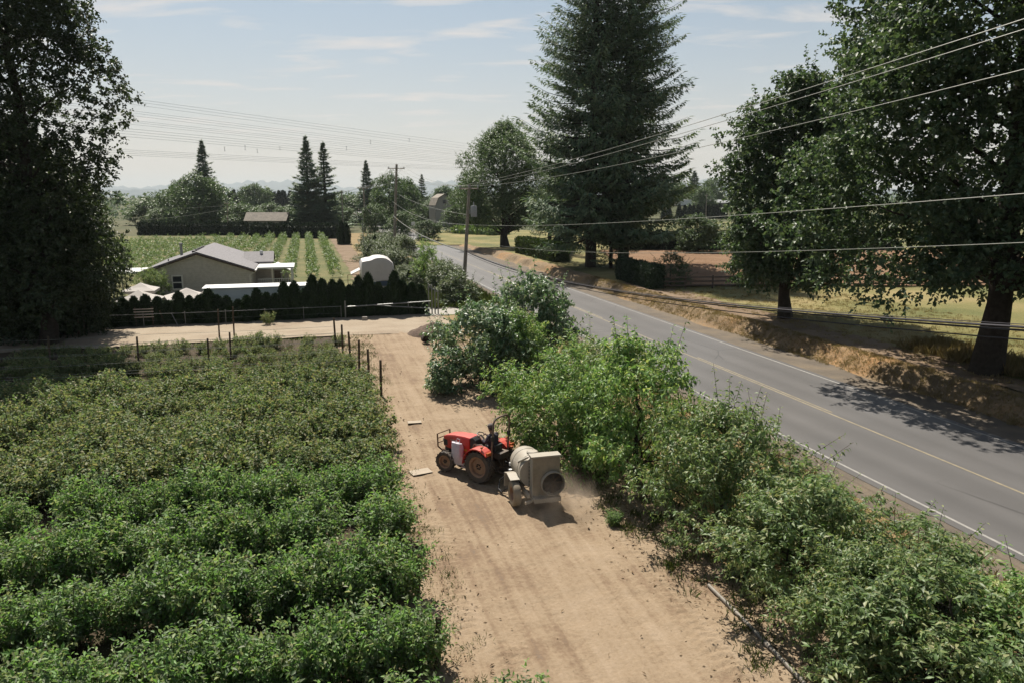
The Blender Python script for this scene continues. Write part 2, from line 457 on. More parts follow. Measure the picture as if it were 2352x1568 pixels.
M['hv_wire'] = plain('far_conductor', (0.25, 0.28, 0.30), 0.5, vary=0.05)
M['steel'] = plain('galvanised_steel', (0.198, 0.205, 0.198), 0.45, metal=0.6, vary=0.15)
M['red'] = plain('red_paint', (0.46, 0.016, 0.01), 0.35, vary=0.12, scale=4, dirt=(0.297, 0.165, 0.112), dirt_amt=0.22)
def painted_highlight(m, c, amt):  # paints a pale sun highlight into the colour of up-facing surfaces
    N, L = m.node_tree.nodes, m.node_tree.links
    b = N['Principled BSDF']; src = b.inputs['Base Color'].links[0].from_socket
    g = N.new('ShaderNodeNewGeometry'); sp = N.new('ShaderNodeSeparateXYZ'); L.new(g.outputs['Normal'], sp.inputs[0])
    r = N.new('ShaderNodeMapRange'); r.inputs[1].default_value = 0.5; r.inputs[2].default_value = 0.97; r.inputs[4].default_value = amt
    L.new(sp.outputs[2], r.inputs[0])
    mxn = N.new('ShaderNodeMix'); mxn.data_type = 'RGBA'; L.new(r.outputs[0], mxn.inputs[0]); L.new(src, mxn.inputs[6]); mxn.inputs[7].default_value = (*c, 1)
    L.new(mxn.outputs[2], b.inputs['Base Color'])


painted_highlight(M['red'], (0.50, 0.19, 0.15), 0.42)
M['rim'] = plain('dusty_orange_rim', (0.238, 0.125, 0.073), 0.7, vary=0.2, scale=8, dirt=(0.251, 0.178, 0.119), dirt_amt=0.8)
M['rubber'] = plain('dusty_rubber', (0.043, 0.037, 0.032), 0.9, vary=0.3, scale=8, dirt=(0.145, 0.106, 0.073), dirt_amt=0.45)
M['black'] = plain('black_plastic', (0.022, 0.021, 0.022), 0.5, vary=0.2)
M['dark_iron'] = plain('dark_iron', (0.040, 0.033, 0.030), 0.6, metal=0.3, vary=0.3, dirt=(0.198, 0.139, 0.092), dirt_amt=0.5)
M['rust'] = plain('rusty_bar', (0.106, 0.050, 0.020), 0.8, vary=0.3, scale=10)
M['rops'] = plain('faded_roll_bar', (0.112, 0.076, 0.056), 0.5, vary=0.2, scale=4)
M['cream'] = plain('dusty_cream_paint', (0.285, 0.26, 0.215), 0.5, vary=0.08, scale=3, dirt=(0.297, 0.238, 0.172), dirt_amt=0.5)
M['dusty'] = plain('dust_caked_paint', (0.224, 0.185, 0.132), 0.8, vary=0.18, scale=4)
M['lens'] = plain('amber_lens', (0.330, 0.079, 0.020), 0.3)
M['lamp_glass'] = plain('headlamp_glass', (0.363, 0.330, 0.277), 0.15)
M['sack'] = plain('white_sack', (0.436, 0.396, 0.436), 0.7, vary=0.12, scale=9, bump=0.03)
M['silver'] = plain('worn_light_metal', (0.409, 0.370, 0.317), 0.45, metal=0.2, vary=0.2)
M['cloth'] = plain('dark_navy_cloth', (0.025, 0.022, 0.034), 0.9, vary=0.3, scale=12)
M['trousers'] = plain('dark_trousers', (0.033, 0.026, 0.030), 0.9, vary=0.3, scale=12)
M['skin'] = plain('skin', (0.218, 0.125, 0.083), 0.6, vary=0.06)
M['cap'] = plain('dark_cap', (0.066, 0.050, 0.043), 0.85, vary=0.2)
M['cap_top'] = plain('pale_cap_top', (0.092, 0.073, 0.066), 0.85, vary=0.1)
M['card'] = plain('cardboard', (0.3, 0.25, 0.19), 0.9, vary=0.12, scale=3)
M['pipe'] = plain('dusty_white_pipe', (0.16, 0.14, 0.115), 0.6, vary=0.2, scale=6)
M['white'] = plain('white_panel', (0.592, 0.592, 0.576), 0.55, vary=0.05, scale=2)
M['canvas'] = plain('white_canvas', (0.348, 0.322, 0.296), 0.85, vary=0.08, scale=2)
M['tarp'] = plain('white_tarp', (0.461, 0.435, 0.422), 0.55, vary=0.06, scale=2, bump=0.05)
M['trim'] = plain('white_trim', (0.576, 0.560, 0.528), 0.6, vary=0.06)
M['glass'] = plain('window_glass', (0.02, 0.025, 0.035), 0.08, vary=0.1, spec=0.6)
M['fibre'] = plain('grey_transformer', (0.290, 0.296, 0.296), 0.45, vary=0.05)
M['concrete'] = plain('pale_concrete', (0.269, 0.250, 0.218), 0.9, vary=0.12)
M['blue_trim'] = plain('dark_blue_tarp', (0.020, 0.046, 0.086), 0.6)
M['brown_wood'] = plain('brown_shed_wood', (0.145, 0.086, 0.059), 0.85, vary=0.2)
M['yellow_sign'] = plain('yellow_sign', (0.396, 0.277, 0.033), 0.5, vary=0.05)
M['heap'] = ground_mat('dark_heap_soil', [(0.062, 0.043, 0.034), (0.105, 0.074, 0.056), (0.149, 0.112, 0.081)], scale=2, fine=14, bump=0.08)
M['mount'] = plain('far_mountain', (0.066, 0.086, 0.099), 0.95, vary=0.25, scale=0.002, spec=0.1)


def banded(name, col, step, axis, depth, rough=0.8, vary=0.15, scale=3, mortar=None):
    """boards or shingle courses too fine to pick apart: fine relief only"""
    m = plain(name, col, rough, vary=vary, scale=scale)
    N, L = m.node_tree.nodes, m.node_tree.links
    b = N['Principled BSDF']
    t = N.new('ShaderNodeTexCoord'); w = N.new('ShaderNodeTexWave'); w.wave_profile = 'SAW'; w.bands_direction = axis
    w.inputs['Scale'].default_value = 0.314 / step * 1.0
    L.new(t.outputs['Object'], w.inputs['Vector'])
    bp = N.new('ShaderNodeBump'); bp.inputs['Strength'].default_value = 1.0; bp.inputs['Distance'].default_value = depth
    L.new(w.outputs[0], bp.inputs['Height']); L.new(bp.outputs[0], b.inputs['Normal'])
    return m


M['siding'] = banded('grey_lap_siding', (0.46, 0.435, 0.415), 0.20, 'Z', 0.05)
M['shingle'] = banded('grey_shingles', (0.132, 0.125, 0.132), 0.22, 'X', 0.02, vary=0.2, scale=4)
M['old_roof'] = banded('mossy_old_roof', (0.178, 0.152, 0.119), 0.3, 'Z', 0.02, vary=0.3, scale=1)

# ------------------------------------------------------------------ the setting
_r0 = np.random.default_rng(5)
_K = _r0.normal(0, 1, (24, 2)); _P = _r0.uniform(0, 6.28, 24)


def wav(x, y, f=1.0, k=24):
    s = 0
    for i in range(k):
        s = s + np.sin((x * _K[i, 0] + y * _K[i, 1]) * f + _P[i])
    return s / math.sqrt(k)


def sheet(name, n0, n1, s0, s1, dn, ds, zf, mat, road_frame=True, label=None, kind='structure', smooth=True, edge=0.0):
    nn = max(2, int((n1 - n0) / dn) + 1); ns = max(2, int((s1 - s0) / ds) + 1)
    X, Y = np.meshgrid(np.linspace(n0, n1, nn), np.linspace(s0, s1, ns))
    Z = zf(X, Y) if callable(zf) else np.full_like(X, zf)
    if edge:
        bx = np.minimum(X - n0, n1 - X); by = np.minimum(Y - s0, s1 - Y)
        X = X + np.where(bx < 1e-6, edge * wav(X * 0 + 3.1, Y, 1.3, 10), 0)
        Y = Y + np.where(by < 1e-6, edge * wav(X, Y * 0 + 1.7, 1.3, 10), 0)
    V = np.stack([X, Y, Z], -1).reshape(-1, 3)
    i = np.arange(ns - 1)[:, None] * nn + np.arange(nn - 1)[None]
    T = np.stack([i, i + 1, i + nn + 1, i + nn], -1).reshape(-1, 4)
    o = link(name, arr_mesh(name, V, T, [mat], smooth=smooth), None, (0, 0, 0), RD if road_frame else 0.0, kind=kind)
    if label:
        o['label'] = label
    return o


sheet('ground', -14000, 14000, -3000, 14800, 1000, 1000, -0.15, M['grassland'], False, 'flat grass country reaching to the horizon')
sheet('field_soil', -70, 2.6, 2, 53.2, 0.5, 0.5, lambda x, y: 0.05 * wav(x, y, 2.0) * 0.5, M['field_soil'], label='dark soil between the berry rows')


def lane_z(x, y):
    z = 0.03 + 0.018 * wav(x, y * 0.6, 1.4) + 0.010 * wav(x, y, 6.0)
    for c, w_, d in ((5.0, 0.24, 0.035), (6.55, 0.24, 0.035), (4.1, 0.2, 0.012), (7.5, 0.22, 0.02)):
        cc = c + 0.35 * np.sin(y * 0.13) + 0.12 * np.sin(y * 0.51 + c)
        r = np.exp(-((x - cc) / w_) ** 2)
        z = z - d * r + 0.015 * r * np.sin(y * 2 * np.pi / 0.24 + np.abs(x - cc) * 18)      # lug marks
    for c, s0, s1 in ((3.1, 15, 21), (3.6, 10, 14.5), (8.2, 11, 20)):
        e = np.exp(-((x - c - 0.05 * (y - s0)) / 0.3) ** 2) * ((y > s0) & (y < s1))
        z = z + 0.045 * e * np.sin(y * 2 * np.pi / 0.26 + np.abs(x - c) * 10)
    return z


sheet('dirt_lane', 1.6, 11.2, 5.5, 54.2, 0.07, 0.085, lane_z, M['lane'], label='bare tan dirt lane with tyre tracks', edge=0.12)
sheet('cross_lane', -62, 10.6, 53.4, 61.6, 0.4, 0.25, lambda x, y: 0.045 + 0.02 * wav(x, y, 1.6), M['pale_dirt'], label='pale dirt strip in front of the cedar hedge', edge=0.15)
sheet('driveway', 9.5, 18.4, 60.6, 66.5, 0.3, 0.3, lambda x, y: 0.055 + 0.006 * wav(x, y, 2), M['concrete'], label='pale driveway joining the road')
sheet('yard', -70, 9.5, 61.5, 90, 1.0, 1.0, lambda x, y: 0.0 + 0.03 * wav(x, y, 0.6), M['alley'], label='grass yard around the grey house')
sheet('orchard_grass', -110, 5.4, 89.5, 205, 1.5, 1.5, lambda x, y: 0.01 + 0.03 * wav(x, y, 0.5), M['alley'], label='mown grass between the orchard rows')
sheet('field_track', 5.2, 8.4, 66, 205, 0.4, 0.6, lambda x, y: 0.045 + 0.02 * wav(x, y, 1.2), M['track'], label='reddish track beside the orchard', edge=0.2)
sheet('verge', 10.2, 17.6, 4, 60.8, 0.3, 0.3, lambda x, y: 0.02 + 0.03 * wav(x, y, 1.6), M['verge'], label='dry grass verge left of the road', edge=0.15)
sheet('far_verge', 8.2, 17.6, 66.3, 205, 0.6, 0.6, lambda x, y: 0.02 + 0.05 * wav(x, y, 1.1), M['verge'], label='rough verge between track and road')

# the road: a straight run, then bending right towards the far trees
road_pts = [W(22.75, s) for s in (-40, 0, 40, 80, 120, 140)]
far = [A(905, 532), A(886, 517), A(862, 503), A(842, 494), A(820, 486), A(800, 480)]
P_ = [p for p in road_pts] + far


def resample(P, step):
    out = [P[0]]
    for a, b in zip(P[:-1], P[1:]):
        k = max(1, int((b - a).length / step))
        for i in range(1, k + 1):
            out.append(a.lerp(b, i / k))
    for _ in range(30):
        out = [out[0]] + [(out[i - 1] + out[i] * 2 + out[i + 1]) / 4 for i in range(1, len(out) - 1)] + [out[-1]]
    return out


RC = resample(P_, 3.0)


def strip(name, off0, off1, z0, z1, mat, parent=None, i0=0, i1=None, seg=1, **kw):
    V, F = [], []
    pts = RC[i0:i1]
    for i, p in enumerate(pts):
        t = (pts[min(i + 1, len(pts) - 1)] - pts[max(i - 1, 0)]).normalized()
        nrm = Vector((t.y, -t.x, 0))
        for k in range(seg + 1):
            a = k / seg
            V.append(p + nrm * (off0 + (off1 - off0) * a) + Vector((0, 0, z0 + (z1 - z0) * a)))
    for i in range(len(pts) - 1):
        for k in range(seg):
            q = i * (seg + 1) + k
            F.append((q, q + 1, q + seg + 2, q + seg + 1))
    me = bpy.data.meshes.new(name); me.from_pydata(V, [], F); me.materials.append(mat); me.update()
    return link(name, me, parent, **kw)


# asphalt uses road-aligned coordinates: mesh is stored unrotated and turned by RD
def unrot(o):
    R = Matrix.Rotation(-RD, 4, 'Z')
    o.data.transform(R); o.rotation_euler = (0, 0, RD)
    return o


road = unrot(strip('road', -4.45, 4.45, 0.075, 0.075, M['asphalt'], seg=6, kind='structure', label='grey two-lane asphalt road'))
for off, w_ in ((-4.08, 0.11), (4.08, 0.11)):
    unrot(strip('edge_line', off - w_ / 2, off + w_ / 2, 0.080, 0.080, M['white_line'], None)).parent = road
for o in list(bpy.data.objects):
    if o.name.startswith('edge_line'):
        o.rotation_euler = (0, 0, 0)
c1 = unrot(strip('centre_line', -0.16, -0.05, 0.080, 0.080, M['yellow_line'])); c1.parent = road; c1.rotation_euler = (0, 0, 0)
for a in range(4, 46, 9):                                     # the second, broken line of the pair
    q = unrot(strip('centre_dash', 0.06, 0.17, 0.080, 0.080, M['yellow_line'], i0=a, i1=a + 5)); q.parent = road; q.rotation_euler = (0, 0, 0)
unrot(strip('left_shoulder', -5.9, -4.4, 0.04, 0.062, M['gravel'], seg=3, kind='structure', label='gravel edge on the near side of the road'))
unrot(strip('right_shoulder', 4.4, 7.2, 0.062, 0.035, M['gravel'], seg=4, kind='structure', label='gravel shoulder on the far side of the road'))


def bank_h(x, y):
    f = np.clip((x - 29.3 - 0.35 * wav(x * 0, y, 0.5, 8)) / 1.25, 0, 1)
    h = 0.82 * f * f * (3 - 2 * f)
    g = np.clip((y - 118) / 25, 0, 1)
    return 0.03 + h * (1 - 0.8 * g) + 0.03 * wav(x, y, 1.2) * f + 0.02 * wav(x, y, 4.0) * f


def bank_z(n, s):
    return float(bank_h(np.array([[float(n)]]), np.array([[float(s)]]))[0, 0])


sheet('bank', 28.9, 31.6, -5, 150, 0.14, 0.2, lambda x, y: bank_h(x, y) + 0.06 * wav(x, y, 5.0) * np.clip((x - 29.4), 0, 1) * np.clip((31.6 - x), 0, 1), M['bank'], label='dry rust-coloured roadside bank')
sheet('bank_path', 31.5, 34.6, -5, 72, 0.4, 0.4, lambda x, y: bank_h(x, y) + 0.004, M['track'], label='sandy path along the top of the bank', edge=0.25)
sheet('lawn', 33.9, 130, -8, 150, 0.8, 0.8, lambda x, y: bank_h(x, y), M['lawn'], label='yellowing lawn behind the big roadside trees')
sheet('bank_top', 31.5, 34.3, 71.5, 150, 0.4, 0.5, lambda x, y: bank_h(x, y), M['lawn'], label='grass on the bank under the firs')
ph = lambda x, y: 0.96 + 0.07 * np.sin(y * 2 * np.pi / 1.25 + 0.25 * np.sin(x * 0.3)) + 0.02 * wav(x, y, 3.0)
sheet('ploughed_field', 14.5, 75, 74, 124, 0.8, 0.16, ph, M['plough'], False, 'bare orange-brown ploughed field with furrows')
sheet('meadow', 24, 190, 128, 265, 6, 6, lambda x, y: 0.9 + 0.1 * wav(x, y, 0.1), M['alley'], False, 'bright green meadow beyond the dark hedge')
sheet('dry_meadow', -22, 22, 150, 215, 2, 2, lambda x, y: 0.12 + 0.05 * wav(x, y, 0.3), M['lawn'], False, 'yellow dry meadow behind the single broad tree')

# mountains far off, two ridges
def ridge(name, label, Y, amp, base, seed, x0, x1):
    rng = np.random.default_rng(seed)
    xs = np.linspace(x0, x1, 260)
    h = np.zeros_like(xs)
    for k in range(1, 5):
        f = 0.00042 * 1.9 ** k
        h += np.sin(xs * f * 2 * np.pi * 0.35 + rng.uniform(0, 6)) / 1.7 ** k
    h = base + amp * (h - h.min()) / (h.max() - h.min())
    V, F = [], []
    m = len(xs)
    for row, (dy, k) in enumerate(((-900, 0.0), (-450, 0.55), (0, 1.0), (500, 0.4), (900, 0.0))):
        for i, x in enumerate(xs):
            V.append((x, Y + dy + 60 * math.sin(i * 0.9), h[i] * k * (1 + 0.08 * math.sin(i * 1.7 + row)) - (2 if k == 0 else 0)))
    for r in range(4):
        for i in range(m - 1):
            a = r * m + i
            F.append((a, a + 1, a + m + 1, a + m))
    me = bpy.data.meshes.new(name); me.from_pydata(V, [], F); me.materials.append(M['mount'])
    me.polygons.foreach_set('use_smooth', np.ones(len(me.polygons), dtype=bool)); me.update()
    return link(name, me, None, kind='structure', label=label)


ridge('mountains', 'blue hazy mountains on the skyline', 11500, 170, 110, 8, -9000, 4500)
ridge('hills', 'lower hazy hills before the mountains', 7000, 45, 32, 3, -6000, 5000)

# ------------------------------------------------------------------ foliage builders
def unit(a):
    return a / np.maximum(np.linalg.norm(a, axis=-1, keepdims=True), 1e-9)


UP = np.array([0.0, 0.0, 1.0])


def leaf_cards(P, Dr, Nr, L, Wd, fold=0.25, curl=0.15):
    """folded leaf: base, two sides, tip -> 2 triangles each; returns V, T"""
    P = P.reshape(-1, 3); Dr = unit(Dr.reshape(-1, 3)); Nr = Nr.reshape(-1, 3)
    L = np.broadcast_to(np.asarray(L, float).reshape(-1, 1), (len(P), 1)); Wd = np.broadcast_to(np.asarray(Wd, float).reshape(-1, 1), (len(P), 1))
    S = unit(np.cross(Dr, Nr)); Nn = np.cross(S, Dr)
    mid = P + Dr * L * 0.48
    a = mid + S * Wd * 0.5 + Nn * Wd * fold
    b = mid - S * Wd * 0.5 + Nn * Wd * fold
    tip = P + Dr * L - Nn * L * curl
    V = np.stack([P, a, tip, b], 1).reshape(-1, 3)
    i = np.arange(len(P))[:, None] * 4
    T = np.concatenate([i + [[0, 1, 2]], i + [[0, 2, 3]]], 0)
    return V, T


def long_leaf_cards(P, Dr, Nr, L, Wd, droop=0.3):
    """lance-shaped leaf in two bent halves -> 4 triangles"""
    P = P.reshape(-1, 3); Dr = unit(Dr.reshape(-1, 3)); Nr = Nr.reshape(-1, 3)
    L = np.broadcast_to(np.asarray(L, float).reshape(-1, 1), (len(P), 1)); Wd = np.broadcast_to(np.asarray(Wd, float).reshape(-1, 1), (len(P), 1))
    S = unit(np.cross(Dr, Nr)); Nn = np.cross(S, Dr)
    m = P + Dr * L * 0.45
    a = m + S * Wd * 0.5 + Nn * Wd * 0.22
    b = m - S * Wd * 0.5 + Nn * Wd * 0.22
    tip = P + Dr * L * 0.95 - Nn * L * droop
    V = np.stack([P, a, m, b, tip], 1).reshape(-1, 3)
    i = np.arange(len(P))[:, None] * 5
    T = np.concatenate([i + [[0, 1, 2]], i + [[0, 2, 3]], i + [[1, 4, 2]], i + [[2, 4, 3]]], 0)
    return V, T


def shoot_leaves(rng, B, Dr, Ls, nl, leafL, leafW, spread=0.9, grav=0.2, bend=0.1, t0=0.12, kind='short', upn=0.7, fwd=0.55, noise=0.3, taper=0.35):
    """leaves set spirally along shoots that start at B and run along Dr for Ls"""
    k = len(B)
    Dr = unit(Dr)
    t = np.linspace(t0, 1.0, nl)[None] + rng.uniform(-0.04, 0.04, (k, nl))
    ang = (np.arange(nl) * 2.4)[None] + rng.uniform(0, 6.28, (k, 1)) + rng.normal(0, 0.4, (k, nl))
    ref = np.where(np.abs(Dr[:, 2:3]) < 0.9, UP[None], np.array([[1.0, 0, 0]]))
    u = unit(np.cross(Dr, ref)); v = np.cross(Dr, u)
    lt = Ls[:, None] * t
    pos = B[:, None] + Dr[:, None] * lt[..., None]
    pos[..., 2] -= bend * lt ** 2 / np.maximum(Ls[:, None], 0.05)
    d = spread * (np.cos(ang)[..., None] * u[:, None] + np.sin(ang)[..., None] * v[:, None]) + fwd * Dr[:, None] + np.array([0, 0, -grav]) + rng.normal(0, noise, pos.shape)
    nr = UP * upn + rng.normal(0, 0.45, pos.shape)
    sz = rng.uniform(0.7, 1.2, (k, nl)) * (1 - taper * np.clip(t, 0, 1) ** 3)
    f = leaf_cards if kind == 'short' else long_leaf_cards
    return f(pos, d, nr, (sz * leafL).reshape(-1), (sz * leafW).reshape(-1))


def join(parts):
    """parts: list of (V, T, material index) of triangles"""
    V, T, I, o = [], [], [], 0
    for v, t, m in parts:
        V.append(v); T.append(t + o); I.append(np.full(len(t), m)); o += len(v)
    return np.concatenate(V), np.concatenate(T), np.concatenate(I)


def tubes_np(paths, n=5):
    """paths: list of (points, radii) -> triangles"""
    V, T, o = [], [], 0
    for pts, rs in paths:
        pts = np.asarray(pts, float); rs = np.asarray(rs, float); m = len(pts)
        d = unit(np.gradient(pts, axis=0))
        ref = np.array([0.31, 0.95, 0.05])
        a = unit(np.cross(d, ref)); b = np.cross(d, a)
        th = np.arange(n) * 2 * np.pi / n
        ring = pts[:, None] + rs[:, None, None] * (np.cos(th)[None, :, None] * a[:, None] + np.sin(th)[None, :, None] * b[:, None])
        V.append(ring.reshape(-1, 3))
        i = (np.arange(m - 1)[:, None] * n + np.arange(n)[None]).reshape(-1)
        j = (np.arange(m - 1)[:, None] * n + (np.arange(n)[None] + 1) % n).reshape(-1)
        T.append(np.stack([i, j, j + n], 1) + o); T.append(np.stack([i, j + n, i + n], 1) + o)
        o += m * n
    return np.concatenate(V), np.concatenate(T)


def curve_pts(p0, p1, k=6, sag=0.0, wob=0.0, rng=None):
    t = np.linspace(0, 1, k)[:, None]
    p = np.asarray(p0)[None] * (1 - t) + np.asarray(p1)[None] * t
    p = p + np.array([0, 0, 1.0])[None] * (sag * 4 * t * (1 - t))
    if rng is not None and wob:
        w_ = rng.normal(0, wob, (k, 3)); w_[0] = w_[-1] = 0
        p = p + w_
    return p


def bush_meshes(name, mat, rng, height, spread, nshoot, nl, leafL, leafW, base_r, grav=0.15, arch=0.2):
    """berry bush: many canes fanning from the base -> (stems mesh, foliage mesh)"""
    a = rng.uniform(0, 6.28, nshoot); r = np.sqrt(rng.uniform(0, 1, nshoot))
    lean = r * spread
    B0 = np.stack([np.cos(a) * r * base_r, np.sin(a) * r * base_r, np.zeros(nshoot)], 1)
    top = np.stack([np.cos(a) * lean, np.sin(a) * lean, height * (1 - 0.32 * r ** 2) * rng.uniform(0.72, 1.12, nshoot)], 1)
    paths = [(curve_pts(B0[i], top[i] * 0.97, 4, 0.05), np.linspace(0.012, 0.004, 4)) for i in range(0, nshoot, 2)]
    sv, st = tubes_np(paths, 3)
    # leafy parts: main shoots plus side shoots
    parts = []
    mid = B0 + (top - B0) * 0.12
    d = top - mid
    parts.append(shoot_leaves(rng, mid, d, np.linalg.norm(d, axis=1), nl, leafL, leafW, grav=grav, bend=arch * 0.3) + (0,))
    for f in (0.22, 0.38, 0.54, 0.70, 0.86):
        p = B0 + (top - B0) * (f + rng.uniform(-0.08, 0.08, (nshoot, 1)))
        sd = unit(np.stack([np.cos(a), np.sin(a), np.full(nshoot, 0.5)], 1) + rng.normal(0, 0.8, (nshoot, 3)))
        parts.append(shoot_leaves(rng, p, sd, rng.uniform(0.18, 0.42, nshoot) * height * 0.6, max(5, nl // 2), leafL, leafW, grav=grav) + (0,))
    V, T, I = join(parts)
    return arr_mesh(name + '_canes', sv, st, [M['stem']]), arr_mesh(name + '_foliage', V, T, [mat])


def crown_clumps(rng, k, prof, r_clump, z0, z1, lop=(0, 0), inner=0.35):
    """clump centres inside a crown whose radius at relative height t is prof(t)"""
    C = []
    while len(C) < k:
        t = rng.uniform(0, 1); R = prof(t)
        a = rng.uniform(0, 6.28)
        R *= 1 + 0.22 * math.sin(2 * a + 5 * t + lop[0]) + 0.15 * math.sin(3 * a - 9 * t + lop[1])
        rr = R * (inner + (1 - inner) * rng.uniform(0, 1) ** 0.5)
        if rng.uniform() < R / max(prof(x / 10) for x in range(11)) + 0.15:
            C.append((rr * math.cos(a), rr * math.sin(a), z0 + (z1 - z0) * t, r_clump * rng.uniform(0.65, 1.3)))
    return np.array(C)


def broad_tree_meshes(name, mat, rng, height, z0, prof, nclump, rclump, nsh, nl, leafL, leafW, trunk_r, limbs=26, kind='short', droop=0.25, lean=(0, 0), shootL=0.55, wisps=0, squash=0.8):
    C = crown_clumps(rng, nclump, prof, rclump, z0, height)
    # trunk and limbs
    tp = np.array([[lean[0] * t ** 1.3 * height, lean[1] * t ** 1.3 * height, t * height * 0.93] for t in np.linspace(0, 1, 10)])
    tp[1:, :2] += rng.normal(0, trunk_r * 0.5, (9, 2))
    tr = trunk_r * np.array([1.5, 1.0, 0.92, 0.85, 0.75, 0.62, 0.5, 0.36, 0.22, 0.06])
    paths = [(tp, tr)]
    order = rng.permutation(len(C))[:limbs]
    for i in order:
        c = C[i, :3]
        zb = max(0.12 * height, c[2] - np.hypot(c[0], c[1]) * rng.uniform(0.45, 1.0))
        zb = min(zb, 0.85 * height)
        t = zb / (height * 0.93)
        b = np.array([np.interp(t, np.linspace(0, 1, 10), tp[:, j]) for j in range(3)])
        rb = np.interp(t, np.linspace(0, 1, 10), tr) * 0.30
        paths.append((curve_pts(b, c, 6, 0.04 * np.linalg.norm(c - b), 0.12, rng), np.linspace(rb, max(0.012, trunk_r * 0.04), 6)))
    bv, bt = tubes_np(paths, 7)
    # shoots in each clump
    k = len(C)
    dirs = unit(rng.normal(0, 1, (k, nsh, 3)))
    rad = rng.uniform(0.15, 1.0, (k, nsh, 1)) ** 0.6 * C[:, None, 3:4]
    off = dirs * rad * np.array([1, 1, squash])
    B = (C[:, None, :3] + off).reshape(-1, 3)
    outw = unit(C[:, None, :3] * np.array([1, 1, 0.25]) - np.array([0, 0, 0.1 * height]))
    Dr = unit(dirs * 0.9 + outw * 0.45 + np.array([0, 0, 0.25]) + rng.normal(0, 0.35, dirs.shape)).reshape(-1, 3)
    Ls = rng.uniform(0.5, 1.25, len(B)) * shootL
    parts = [shoot_leaves(rng, B, Dr, Ls, nl, leafL, leafW, grav=droop, kind=kind, bend=0.2) + (0,)]
    if wisps:                                   # long shoots sticking out of the crown's top and sides
        w_ = rng.permutation(k)[:wisps]
        wB = C[w_, :3] + unit(C[w_, :3] - np.array([0, 0, height * 0.45])) * C[w_, 3:4] * 0.7
        wD = unit(unit(C[w_, :3] - np.array([0, 0, height * 0.5])) * 0.6 + np.array([0, 0, 0.9]) + rng.normal(0, 0.25, (wisps, 3)))
        wL = rng.uniform(0.8, 1.9, wisps) * shootL * 1.7
        parts.append(shoot_leaves(rng, wB, wD, wL, 16, leafL, leafW, grav=droop, kind=kind, bend=0.02) + (0,))
        sv, stt = tubes_np([(np.stack([wB[i] - wD[i] * 0.2, wB[i] + wD[i] * wL[i]]), np.array([0.012, 0.004])) for i in range(wisps)], 3)
        parts.append((sv, stt, 1))
    V, T, I = join(parts)
    return arr_mesh(name + '_trunk', bv, bt, [M['bark']], smooth=True), arr_mesh(name + '_crown', V, T, [mat, M['stem']], I)


def fir_meshes(name, mat, rng, height, z0, rmax, power=0.85, step=0.55, nb=6, twig=0.9, gap=0.12, card=1.0, skirt=0.0, reps=3, tip=0.35):
    """conifer: whorls of branches, each a drooping spray of needle twigs"""
    paths = [(np.array([[0, 0, 0], [0, 0, height * 0.5], [0, 0, height]]), np.array([height * 0.016, height * 0.009, 0.02]))]
    P, Dd, Nn, LL, WW = [], [], [], [], []
    z = z0
    while z < height - 0.3:
        t = (z - z0) / (height - z0)
        env = rmax * (1 - t) ** (power + tip * t) * (0.55 + 0.45 * min(1, t / 0.12 + skirt)) + 0.05
        wf = rng.uniform(0.72, 1.18)
        for j in range(nb):
            if rng.uniform() < gap:
                continue
            a = rng.uniform(0, 6.28)
            L = env * rng.uniform(0.65, 1.15) * wf * (1 + 0.16 * math.sin(3 * a + 0.35 * z))
            d = np.array([math.cos(a), math.sin(a), 0.0])
            rise = rng.uniform(-0.42, -0.08) * (1 - t) + rng.uniform(0.1, 0.5) * t
            m = max(4, int(L / (0.20 * twig)))
            sp = np.linspace(0, 1, 5)
            cz = lambda q: z + dz0 + L * (rise * q + 0.24 * q ** 3)
            dz0 = rng.uniform(-0.2, 0.2)
            bp = d[None] * (L * sp)[:, None]; bp[:, 2] = cz(sp)
            paths.append((bp, np.linspace(0.012 * L + 0.01, 0.006, 5)))
            side = np.array([-d[1], d[0], 0])
            k = m * reps
            s_ = rng.uniform(0.12, 1.0, k) ** 0.8
            lat = rng.uniform(-1, 1, k) * (0.30 * L * (1.1 - s_) ** 0.8 + 0.12)
            q = d[None] * (L * s_)[:, None] + side[None] * lat[:, None]
            q[:, 2] = cz(s_) - 0.35 * np.abs(lat) + rng.normal(0, 0.07, k)
            dd = d[None] * rng.uniform(0.3, 1.0, (k, 1)) + side[None] * (np.sign(lat) * rng.uniform(0.1, 0.9, k))[:, None] + np.array([0, 0, 1.0]) * rng.uniform(-0.8, 0.15, (k, 1))
            P.append(q); Dd.append(dd); Nn.append(UP + rng.normal(0, 0.45, (k, 3))); LL.append(rng.uniform(0.30, 0.62, k) * twig * (1 - 0.5 * t)); WW.append(rng.uniform(0.10, 0.17, k) * twig * card * (1 - 0.65 * t))
            P.append(bp[-1:]); Dd.append((d + np.array([0, 0, 0.35]))[None]); Nn.append(UP[None]); LL.append(np.array([0.35 * twig + 0.06 * L])); WW.append(np.array([0.14 * twig]))
        z += step * rng.uniform(0.7, 1.3) * (0.55 + 0.45 * (1 - t))
    # leader
    for k in range(14):
        a = rng.uniform(0, 6.28)
        P.append(np.array([[0, 0, height - 0.1 * k]])); Dd.append(np.array([[math.cos(a) * 0.5, math.sin(a) * 0.5, 0.8]])); Nn.append(UP[None] + 0.3); LL.append(np.array([0.45])); WW.append(np.array([0.12]))
    V, T = leaf_cards(np.concatenate(P), np.concatenate(Dd), np.concatenate(Nn), np.concatenate(LL), np.concatenate(WW), fold=-0.2, curl=0.25)
    bv, bt = tubes_np(paths, 5)
    return arr_mesh(name + '_trunk', bv, bt, [M['bark']], smooth=True), arr_mesh(name + '_crown', V, T, [mat])


